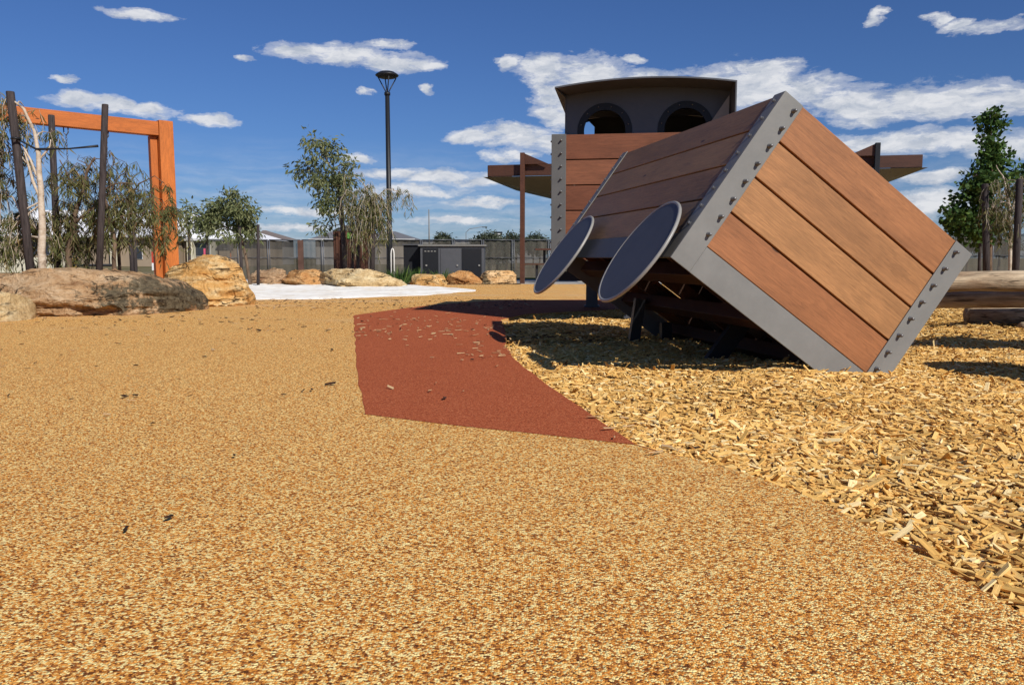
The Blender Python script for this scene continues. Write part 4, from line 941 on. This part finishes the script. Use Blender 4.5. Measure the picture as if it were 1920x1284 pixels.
# ------------------------------------------------------------ black cabinet (barbecue bench)
DC = 20.0; kc = DC / FPX
def cx(px): return P(px, 480, DC).x
ztc = P(0, 459, DC).z
cab = thing('service_cabinet', (cx(848), DC + .5, 0), 'dark charcoal steel cabinet bench with louvre slots behind the boulders', 'cabinet')
U = ((1, 0, 0), (0, 1, 0), (0, 0, 1))
def bb(mb, x0, x1, y0, y1, z0, z1, mi=0): return mb.box(((x0 + x1) / 2, (y0 + y1) / 2, (z0 + z1) / 2), U, ((x1 - x0) / 2, (y1 - y0) / 2, (z1 - z0) / 2), mi)
mb = MB(); bb(mb, cx(788), cx(908), DC, DC + .9, 0, ztc - .04); mb.build('body', M['steel_dark'], cab, .008)
mb = MB(); bb(mb, cx(784), cx(912), DC - .05, DC + .95, ztc - .04, ztc); mb.build('top', M['steel'], cab, .008)
for (a, b) in ((793, 822), (826, 862), (866, 903)):
    mb = MB(); bb(mb, cx(a), cx(b), DC - .015, DC - .001, .06, ztc - .09); dr = mb.build('door', M['black'] if a != 826 else M['steel_dark'], cab, .004)
    mb = MB(); kx = cx(a + 5) if a == 793 else cx(b - 6); bb(mb, kx, kx + .04, DC - .04, DC - .016, .40, .44); mb.build('handle', M['rim'], dr)
    if a == 793:
        for s_ in range(4):
            mb = MB(); bb(mb, cx(796 + s_ * 6), cx(799.5 + s_ * 6), DC - .022, DC - .016, ztc - .17, ztc - .15); mb.build('louvre_slot', M['rim'], dr)
sc_ = thing('side_cabinet', (cx(770), DC + .9, 0), 'black box cabinet standing left of and behind the cabinet bench', 'cabinet')
mb = MB(); bb(mb, cx(753), cx(785), DC + .35, DC + 1.4, 0, ztc - .01); mb.build('body', M['black'], sc_, .01); mb = MB(); bb(mb, cx(751), cx(784), DC + .30, DC + 1.45, ztc - .009, ztc + .02); mb.build('top', M['steel_dark'], sc_, .005)

# brown slatted bin enclosure with green bin
DB = 19.2
def bx_(px): return P(px, 480, DB).x
be = thing('bin_enclosure', (bx_(658), DB + .4, 0), 'brown slatted timber bin enclosure left of the lamp post', 'bin enclosure')
zt = P(0, 433, DB).z; mb = MB()
for i in range(14):
    x = bx_(626) + i * (bx_(690) - bx_(626)) / 14; mb.box((x + .025, DB, zt / 2), U, (.0235, .02, zt / 2), 0, None, 2)
mb.build('slatted_front', M['shelter_timber'], be)
mb = MB(); bb(mb, bx_(625), bx_(626.8), DB + .021, DB + .85, 0, zt); bb(mb, bx_(689), bx_(690.8), DB + .021, DB + .85, 0, zt); bb(mb, bx_(627), bx_(689), DB + .83, DB + .85, 0, zt); mb.build('side_walls', M['wood_dark'], be)
mb = MB(); mb.prism([(bx_(624), DB - .04, zt + .002), (bx_(692), DB - .04, zt + .002), (bx_(684), DB - .04, zt + .10), (bx_(650), DB - .04, zt + .13), (bx_(634), DB - .04, zt + .06)], (0, .95, 0)); mb.build('lid', M['steel_dark'], be)
mb = MB(); bb(mb, bx_(653), bx_(666), DB - .05, DB - .021, zt - .18, zt - .04); tag(mb.build('chute', mat('green_plastic', lambda t, b: (.10, .26, .05), .5), be), 'green chute flap')
# white hoop
g = P(736, 480, 18.6); mb = MB(); hz = P(0, 466, 18.6).z
mb.tube([(g.x - .035, g.y, -.03), (g.x - .035, g.y, hz - .15)] + [(g.x - .035 * math.cos(a_), g.y + .0, hz - .15 + .15 * math.sin(a_)) for a_ in np.linspace(.2, math.pi - .2, 7)] + [(g.x + .035, g.y, hz - .15), (g.x + .035, g.y, -.03)], .014, 8)
tag(mb.build('hoop_rail', mat('white_paint', lambda t, b: (.75, .73, .68), .5), None, 0, (g.x, g.y, 0)), 'narrow white hoop rail just right of the lamp post foot', 'rail')

# ------------------------------------------------------------ shelter behind the engine
s0 = Vector((P(912, 480, 19.2).x, 19.2)); s1 = Vector((P(1724, 480, 17.2).x, 17.2)); sd_ = (s1 - s0); SLN = sd_.length; sd_.normalize(); sn = Vector((-sd_.y, sd_.x))
def S(u, v, z): q = s0 + sd_ * u + sn * v; return Vector((q.x, q.y, z))
sh = thing('picnic_shelter', S(SLN / 2, 1.8, 0), 'timber and steel picnic shelter standing behind the engine, roof ends showing either side', 'shelter')
zf0, zf1 = 2.51, 2.77; SD = 3.6
for v in (0, SD):
    mb = MB(); mb.beam(S(.05, v, (zf0 + zf1) / 2), S(SLN - .05, v, (zf0 + zf1) / 2), .06, zf1 - zf0, 0, .4); mb.build('fascia_beam', M['shelter_timber'], sh, .004)
for u in (.05, SLN - .05):
    mb = MB(); mb.beam(S(u, .04, (zf0 + zf1) / 2), S(u, SD - .04, (zf0 + zf1) / 2), .05, zf1 - zf0, 0, .4); mb.build('end_beam', M['shelter_timber'], sh, .004)
mb = MB(); q0 = [S(-.05, -.12, zf0 - .02), S(SLN + .05, -.12, zf0 - .02), S(SLN + .05, SD + .1, zf0 - .02), S(-.05, SD + .1, zf0 - .02)]; q1 = [S(1.15, .9, 2.16), S(SLN - 1.15, .9, 2.16), S(SLN - 1.15, SD - .9, 2.16), S(1.15, SD - .9, 2.16)]
mb.add(q0 + q1, [(0, 3, 2, 1)[::-1], (4, 5, 6, 7)[::-1], (0, 1, 5, 4)[::-1], (1, 2, 6, 5)[::-1], (2, 3, 7, 6)[::-1], (3, 0, 4, 7)[::-1]])
mb.build('ceiling', mat('olive_soffit', f_steel((.095, .092, .058)), .6), sh)
for (px, sg) in ((979.5, 1), (1636, -1)):
    r_ = ray(px, 480); r2 = Vector((r_.x, r_.y)); a = s0 - sn * .15; det = r2.x * (-sd_.y) - r2.y * (-sd_.x); t_ = (a.x * (-sd_.y) - a.y * (-sd_.x)) / det; q = r2 * t_
    mb = MB(); mb.box((q.x, q.y, 1.5), ((sd_.x, sd_.y, 0), (sn.x, sn.y, 0), ez), (.05, .05, 1.52)); mb.build('post', M['shelter_timber'] if sg > 0 else M['black'], sh, .004)
    mb = MB(); e = Vector((sd_.x, sd_.y, 0)) * sg; b_ = Vector((q.x, q.y, 0)); mb.prism([b_ + e * .055 + ez * 3.0, b_ + e * .055 + ez * 2.76, b_ + e * .60 + ez * 2.76], Vector((sn.x, sn.y, 0)) * .05); mb.build('gusset', M['shelter_timber'], sh)
# picnic table
tb = thing('picnic_table', (P(1022, 480, 19.6).x + .5, 19.6, 0), 'dark picnic table and bench under the shelter beside the engine', 'picnic table')
tx = P(1003, 480, 19.6).x; mb = MB(); bb(mb, tx, tx + 1.7, 19.3, 20.0, .79, .83); mb.build('table_top', M['shelter_timber'], tb); mb = MB(); bb(mb, tx - .3, tx + 1.6, 18.95, 19.2, .44, .475); mb.build('bench', M['wood_dark'], tb)
for xx in (tx + .2, tx + 1.4):
    mb = MB(); bb(mb, xx, xx + .06, 19.6, 19.66, 0, .79); mb.build('leg', M['black'], tb)
for xx in (tx + .0, tx + 1.2):
    mb = MB(); bb(mb, xx, xx + .06, 19.05, 19.11, 0, .44); mb.build('leg', M['black'], tb)

# ------------------------------------------------------------ shade-cloth fence
def f_cloth(t, b):
    p = gc(t); n = t.noise(t.mapping(p, (1.3, 1.3, .5)), 1.0, 6, .65); n2 = t.noise(t.mapping(p, (9, 9, 1.2)), 1.0, 4, .6)
    c = t.mix(t.ramp(n, [(.35, 0.0), (.65, 1.0)]), (.060, .058, .053), (.145, .128, .105)); c = t.mix(1.0, c, t.ramp(n2, [(.3, .75), (.7, 1.15)]), 'MULTIPLY')
    tr = t.new('ShaderNodeBsdfTransparent'); mx = t.new('ShaderNodeMixShader'); mx.inputs[0].default_value = .72
    t.l.new(tr.outputs[0], mx.inputs[1]); t.l.new(b.outputs[0], mx.inputs[2]); t.l.new(mx.outputs[0], t.n['Material Output'].inputs[0]); return c
M['cloth'] = mat('shade_cloth', f_cloth, .95, .05)
DF = 26.0; zf = P(0, 450, DF).z
M['rust'] = mat('rusty_panel', lambda t, b: t.ramp(t.noise(gc(t), 3, 5, .6), [(.3, (.07, .035, .025)), (.7, (.14, .075, .055))]), .9)
fproto = {}
xs_l = [P(px, 480, DF).x for px in (392, 448, 504, 565, 605, 664, 728, 790, 850, 905, 962, 1030, 1096)]
xs_r = [P(px, 480, DF).x for px in (1700, 1790, 1865, 1945, 2020)]
def fence_panel(xa, xb, D, label, z1, colr='cloth'):
    t = thing('fence_panel', ((xa + xb) / 2, D, 0), label, 'fence panel', 'grey shade-cloth fence panels')
    mb = MB()
    for x in (xa + .03, xb - .03): mb.tube([(x, D, -.12), (x, D, z1 + .01)], .02, 8)
    mb.tube([(xa + .03, D, z1), (xb - .03, D, z1)], .018, 8); mb.tube([(xa + .03, D, z1 * .52), (xb - .03, D, z1 * .52)], .012, 6)
    mb.build('frame', M['steel_dark'], t)
    mb = MB(); n = 12
    vs = []; fs = []
    for i in range(n + 1):
        x = xa + .05 + (xb - xa - .1) * i / n; y = D + .03 + .02 * math.sin(i * 1.9 + xa)
        vs += [(x, y, -.1), (x, y + .01, z1 * .5), (x, y, z1 - .02)]
    for i in range(n):
        for j in range(2): fs.append((i * 3 + j, i * 3 + 3 + j, i * 3 + 4 + j, i * 3 + 1 + j))
    mb.add(vs, fs, 0, None, None, True); mb.build('cloth', M[colr], t)
lbs = ['fence panel behind the bushy gum tree trunk', 'fence panel behind the freestanding stake', 'fence panel left of the brown gate strip', 'narrow brown-topped fence panel', 'fence panel meeting the brown bin enclosure', 'fence panel hidden behind the bin enclosure', 'fence panel right of the lamp post', 'fence panel above the left end of the dark cabinet', 'fence panel above the right end of the dark cabinet', 'fence panel in front of the far shrubs right of the cabinet', 'fence panel behind the shelter post', 'fence panel behind the picnic table']
for i in range(len(xs_l) - 1): fence_panel(xs_l[i], xs_l[i + 1], DF, lbs[i], zf)
for i, lb in enumerate(('fence panel behind the right corner of the tilted crate', 'fence panel behind the thick stake at the right', 'fence panel at the right edge', 'fence panel just beyond the right edge')): fence_panel(xs_r[i], xs_r[i + 1], DF - 2, lb, 1.30)
mb = MB(); bb(mb, P(560, 480, DF).x, P(570, 480, DF).x, DF - .10, DF - .04, -.12, zf - .01); tag(mb.build('gate_post', M['rust'], None, 0, (P(565, 480, DF).x, DF - .07, 0)), 'broad brown upright between the fence panels left of the bin enclosure', 'gate post')

# ------------------------------------------------------------ houses and far things
def simple(c, rough=.85):
    return mat('paint', lambda t, b: t.mix(t.ramp(t.noise(gc(t), .9, 6, .65), [(.3, 0.0), (.7, 1.0)]), tuple(x * .88 for x in c), tuple(min(1, x * 1.05) for x in c)), rough)
def roofm(c):
    def f(t, b):
        p = gc(t); wv = t.new('ShaderNodeTexWave', bands_direction='X'); t.put(wv, 'Vector', p); t.put(wv, 'Scale', 1.6); nrm(t, b, t.bump(wv.outputs['Fac'], .35, .05))
        return t.mix(t.ramp(t.noise(p, .6, 5, .6), [(.3, 0.0), (.7, 1.0)]), tuple(x * .9 for x in c), c)
    return mat('metal_roof', f, .6, .3)
MR_W = roofm((.80, .80, .80)); MR_G = roofm((.17, .165, .165)); MW_B = simple((.30, .23, .16)); MW_C = simple((.62, .57, .43)); MW_G = simple((.30, .29, .28)); GLASS = mat('dark_glass', lambda t, b: (.03, .035, .045), .12, .6)
def house(label, px0, px1, D, eave_py, ridge_py, rx0, rx1, wall, roof, wins=(), pillars=(), depth=12, name='house', over=.6):
    x0, x1 = P(px0, 480, D).x, P(px1, 480, D).x; ze = P(0, eave_py, D).z; zr_ = P(0, ridge_py, D + depth / 2).z; ra, rb = P(rx0, 480, D + depth / 2).x, P(rx1, 480, D + depth / 2).x
    t = thing(name, ((x0 + x1) / 2, D + depth / 2, 0), label, 'house', 'houses beyond the playground fence')
    mb = MB(); bb(mb, x0, x1, D, D + depth, -.12, ze); mb.build('walls', wall, t)
    mb = MB(); o_ = over; e = [(x0 - o_, D - o_, ze + .02), (x1 + o_, D - o_, ze + .02), (x1 + o_, D + depth + o_, ze + .02), (x0 - o_, D + depth + o_, ze + .02)]; rr = [(ra, D + depth / 2, zr_), (rb, D + depth / 2, zr_)]
    mb.add(e + rr, [(0, 1, 5, 4), (1, 2, 5), (2, 3, 4, 5), (3, 0, 4), (3, 2, 1, 0)]); mb.build('roof', roof, t)
    mb = MB(); bb(mb, x0 - o_, x1 + o_, D - o_ - .1, D - o_ - .004, ze - .13, ze + .06); mb.build('gutter', simple((.55, .54, .52)), t)
    for (a, b, ya, yb) in wins:
        mb = MB(); bb(mb, P(a, 480, D).x, P(b, 480, D).x, D - .06, D - .004, P(0, yb, D).z, P(0, ya, D).z); w_ = mb.build('window', simple((.62, .62, .60)), t)
        mb = MB(); bb(mb, P(a + .8, 480, D).x, P(b - .8, 480, D).x, D - .09, D - .062, P(0, yb - .8, D).z, P(0, ya + .8, D).z); mb.build('pane', GLASS, w_)
    for (a, b) in pillars:
        mb = MB(); bb(mb, P(a, 480, D).x, P(b, 480, D).x, D - .6, D - .1, -.12, ze - .14); mb.build('pillar', MW_C, t)
house('low house with bright white hipped roof and tan wall behind the left trees', -60, 326, 70, 443, 394, 60, 292, MW_B, MR_W, [(60, 95, 455, 478), (252, 268, 462, 486), (0, 30, 448, 462)], [(213, 223), (120, 128)])
house('low house with white roof and cream pillars behind the bushy gum tree', 345, 470, 72, 449, 402, 350, 372, MW_B, MR_W, [(366, 395, 456, 480)], [(356, 368), (397, 409)], 10)
house('house with small dark gable right of the bushy gum tree', 488, 512, 84, 448, 432, 494, 500, MW_G, roofm((.20, .16, .13)), (), (), 8)
house('grey roofed house behind the fence left of the bin enclosure', 592, 700, 88, 449, 430, 636, 680, MW_G, MR_G)
house('grey roofed house behind the fence right of the lamp post', 690, 770, 92, 449, 434, 715, 742, simple((.36, .31, .26)), MR_G)
house('long low dark roofed building on the skyline above the cabinet', 775, 1020, 120, 456, 449, 790, 1000, MW_G, roofm((.12, .13, .15)))
# low cream wall and red for-sale sign on the left
mb = MB(); bb(mb, P(-40, 480, 40).x, P(115, 480, 40).x, 40, 40.25, -.12, P(0, 483, 40).z); tag(mb.build('garden_wall', MW_C, None, 0, (P(40, 480, 40).x, 40, 0)), 'low cream garden wall seen through the left trees', 'wall')
DS = 24.0; sg_ = thing('estate_sign', (P(291, 480, DS).x, DS, 0), 'red sign board with white lettering left of the orange post foot', 'sign')
xa, xb, za, zb = P(284, 480, DS).x, P(312, 480, DS).x, P(0, 507, DS).z, P(0, 472, DS).z
mb = MB(); bb(mb, xa, xb, DS, DS + .04, za, zb); mb.build('board', simple((.50, .06, .035)), sg_)
mb = MB(); bb(mb, xa, xb, DS - .006, DS - .002, za, za + .22); mb.build('lower_band', simple((.75, .74, .72)), sg_)
mb = MB(); bb(mb, xa + .03, xa + .08, DS + .042, DS + .09, -.12, zb); bb(mb, xb - .08, xb - .03, DS + .042, DS + .09, -.12, zb); mb.build('post', MW_C, sg_)
def text(s, x, z, size, y, col, parent, nm='lettering'):
    cu = bpy.data.curves.new(nm, 'FONT'); cu.body = s; cu.size = size; cu.align_x = 'CENTER'; cu.extrude = .002
    ob = bpy.data.objects.new(nm, cu); COL.objects.link(ob); dg = bpy.context.evaluated_depsgraph_get(); me = bpy.data.meshes.new_from_object(ob.evaluated_get(dg)); bpy.data.objects.remove(ob)
    o = bpy.data.objects.new(nm, me); me.materials.clear(); me.materials.append(col); COL.objects.link(o); o.parent = parent; o.rotation_euler = (math.pi / 2, 0, 0); o.location = Vector((x, y, z)) - parent_world(parent)
WH = simple((.8, .8, .78)); DKT = simple((.08, .05, .05)); xm = (xa + xb) / 2
for s_, z_ in (('FOR', 483), ('your', 489.5), ('new', 496)): text(s_, xm, P(0, z_, DS).z, .11, DS - .008, WH, sg_)
text('HOME', xm, za + .08, .12, DS - .010, DKT, sg_)
mb = MB(); bb(mb, P(382, 480, 60).x, P(388, 480, 60).x, 60, 60.06, P(0, 481, 60).z, P(0, 466, 60).z); mb.tube([(P(385, 480, 60).x, 60.03, -.12), (P(385, 480, 60).x, 60.03, P(0, 480, 60).z)], .04, 6)
tag(mb.build('pink_sign', simple((.62, .10, .16)), None, 0, (P(385, 480, 60).x, 60, 0)), 'small pink and red sign before the house window left of centre', 'sign')
g = P(137, 495, 22); mb = MB(); mb.box((g.x, 22, .25), U, (.09, .09, .34)); mb.box((g.x, 22, .60), U, (.10, .10, .012)); tag(mb.build('bollard', simple((.62, .42, .10)), None, .01, (g.x, 22, 0)), 'short square yellow post just above the long boulder', 'bollard')
# umbrella-like dark canopy behind the fence end
pcx = P(421, 480, 33); cn = thing('small_canopy', (pcx.x, 33, 0), 'small dark domed canopy on posts at the left end of the fence', 'canopy')
mb = MB(); zc_ = P(0, 468, 33).z; mb.lathe((pcx.x, 33, zc_), [(.36, -.05), (.34, .03), (.24, .14), (.10, .20), (.01, .21)], 20); mb.build('dome', M['black'], cn)
mb = MB()
for s_ in (-.25, .25): mb.tube([(pcx.x + s_, 33, -.12), (pcx.x + s_, 33, zc_ - .04)], .03, 8)
mb.build('post', M['wood_orange'], cn)
# mast, solar light, street light, far trees
mx_ = P(805, 480, 110); mb = MB(); mb.tube([(mx_.x, 110, -.12), (mx_.x, 110, P(0, 393, 110).z)], [.12, .07], 8); tag(mb.build('mast', M['steel'], None, 0, (mx_.x, 110, 0)), 'tall thin grey mast on the skyline above the dark cabinet', 'mast')
lx = P(893, 480, 95); so = thing('far_street_light', (lx.x, 95, 0), 'faint thin street light with long arm on the skyline', 'street light')
mb = MB(); mb.tube([(lx.x - 1.2, 95, -.12), (lx.x - 1.2, 95, 3.6), (lx.x - .8, 95, 4.0), (lx.x + .7, 95, 4.25)], .035, 6); mb.build('pole', M['steel'], so); mb = MB(); mb.box((lx.x + 1.0, 95, 4.22), U, (.30, .12, .05)); mb.build('lamp_head', M['steel_dark'], so)
px_ = P(934, 480, 58); so = thing('solar_light', (px_.x, 58, 0), 'white solar light box with dark panel above the far shrubs', 'solar light')
mb = MB(); mb.tube([(px_.x, 58, -.12), (px_.x, 58, P(0, 449, 58).z)], .06, 8); mb.build('pole', M['steel'], so)
mb = MB(); zz = P(0, 444, 58).z; mb.box((px_.x, 58, zz), U, (.22, .15, .22)); mb.build('box', WH, so)
mb = MB(); mb.box((px_.x, 58, P(0, 438, 58).z), ((1, 0, 0), (0, .85, .5), (0, -.5, .85)), (.30, .24, .02)); mb.build('solar_panel', M['black'], so)
GF = 'shrubs and trees beyond the fence'
for i, (px, py, rx, ry, D, lb) in enumerate(((918, 455, 20, 18, 42, 'round shrub behind the fence at the right end of the cabinet'), (950, 462, 22, 20, 41, 'grey-green shrub behind the fence left of the shelter post'), (932, 478, 26, 20, 40, 'low shrub behind the fence under the solar light'), (968, 458, 16, 16, 44, 'shrub just left of the shelter post'), (1000, 452, 17, 15, 60, 'far tree between the shelter post and the engine'), (1012, 462, 20, 14, 58, 'far shrub beside the picnic table'), (833, 450, 10, 6, 75, 'tiny reddish treetop above the cabinet'), (900, 458, 14, 9, 70, 'small far treetop right of the cabinet'),
                                      (1875, 462, 30, 16, 34, 'shrub behind the fence at the right edge'), (1815, 458, 24, 14, 36, 'shrub behind the fence beyond the crate corner'))):
    c = P(px, py, D); k = D / FPX; random.seed(50 + i)
    clm = [(Vector((c.x + random.uniform(-.6, .6) * rx * k, D + random.uniform(-.5, .5) * rx * k, c.z + random.uniform(-.6, .55) * ry * k)), rx * k * .5, rx * k * .5, ry * k * .5, 260) for _ in range(9)]
    tree('far_shrub', lb, (c.x, D, -.1), [[(Vector((c.x, D, -.15)), .06), (Vector((c.x, D, c.z * .6)), .045), (c, .03)]], clm, 'gum', M['trunk_brown'], M['leaf_far'], GF, 60 + i, D / 17)
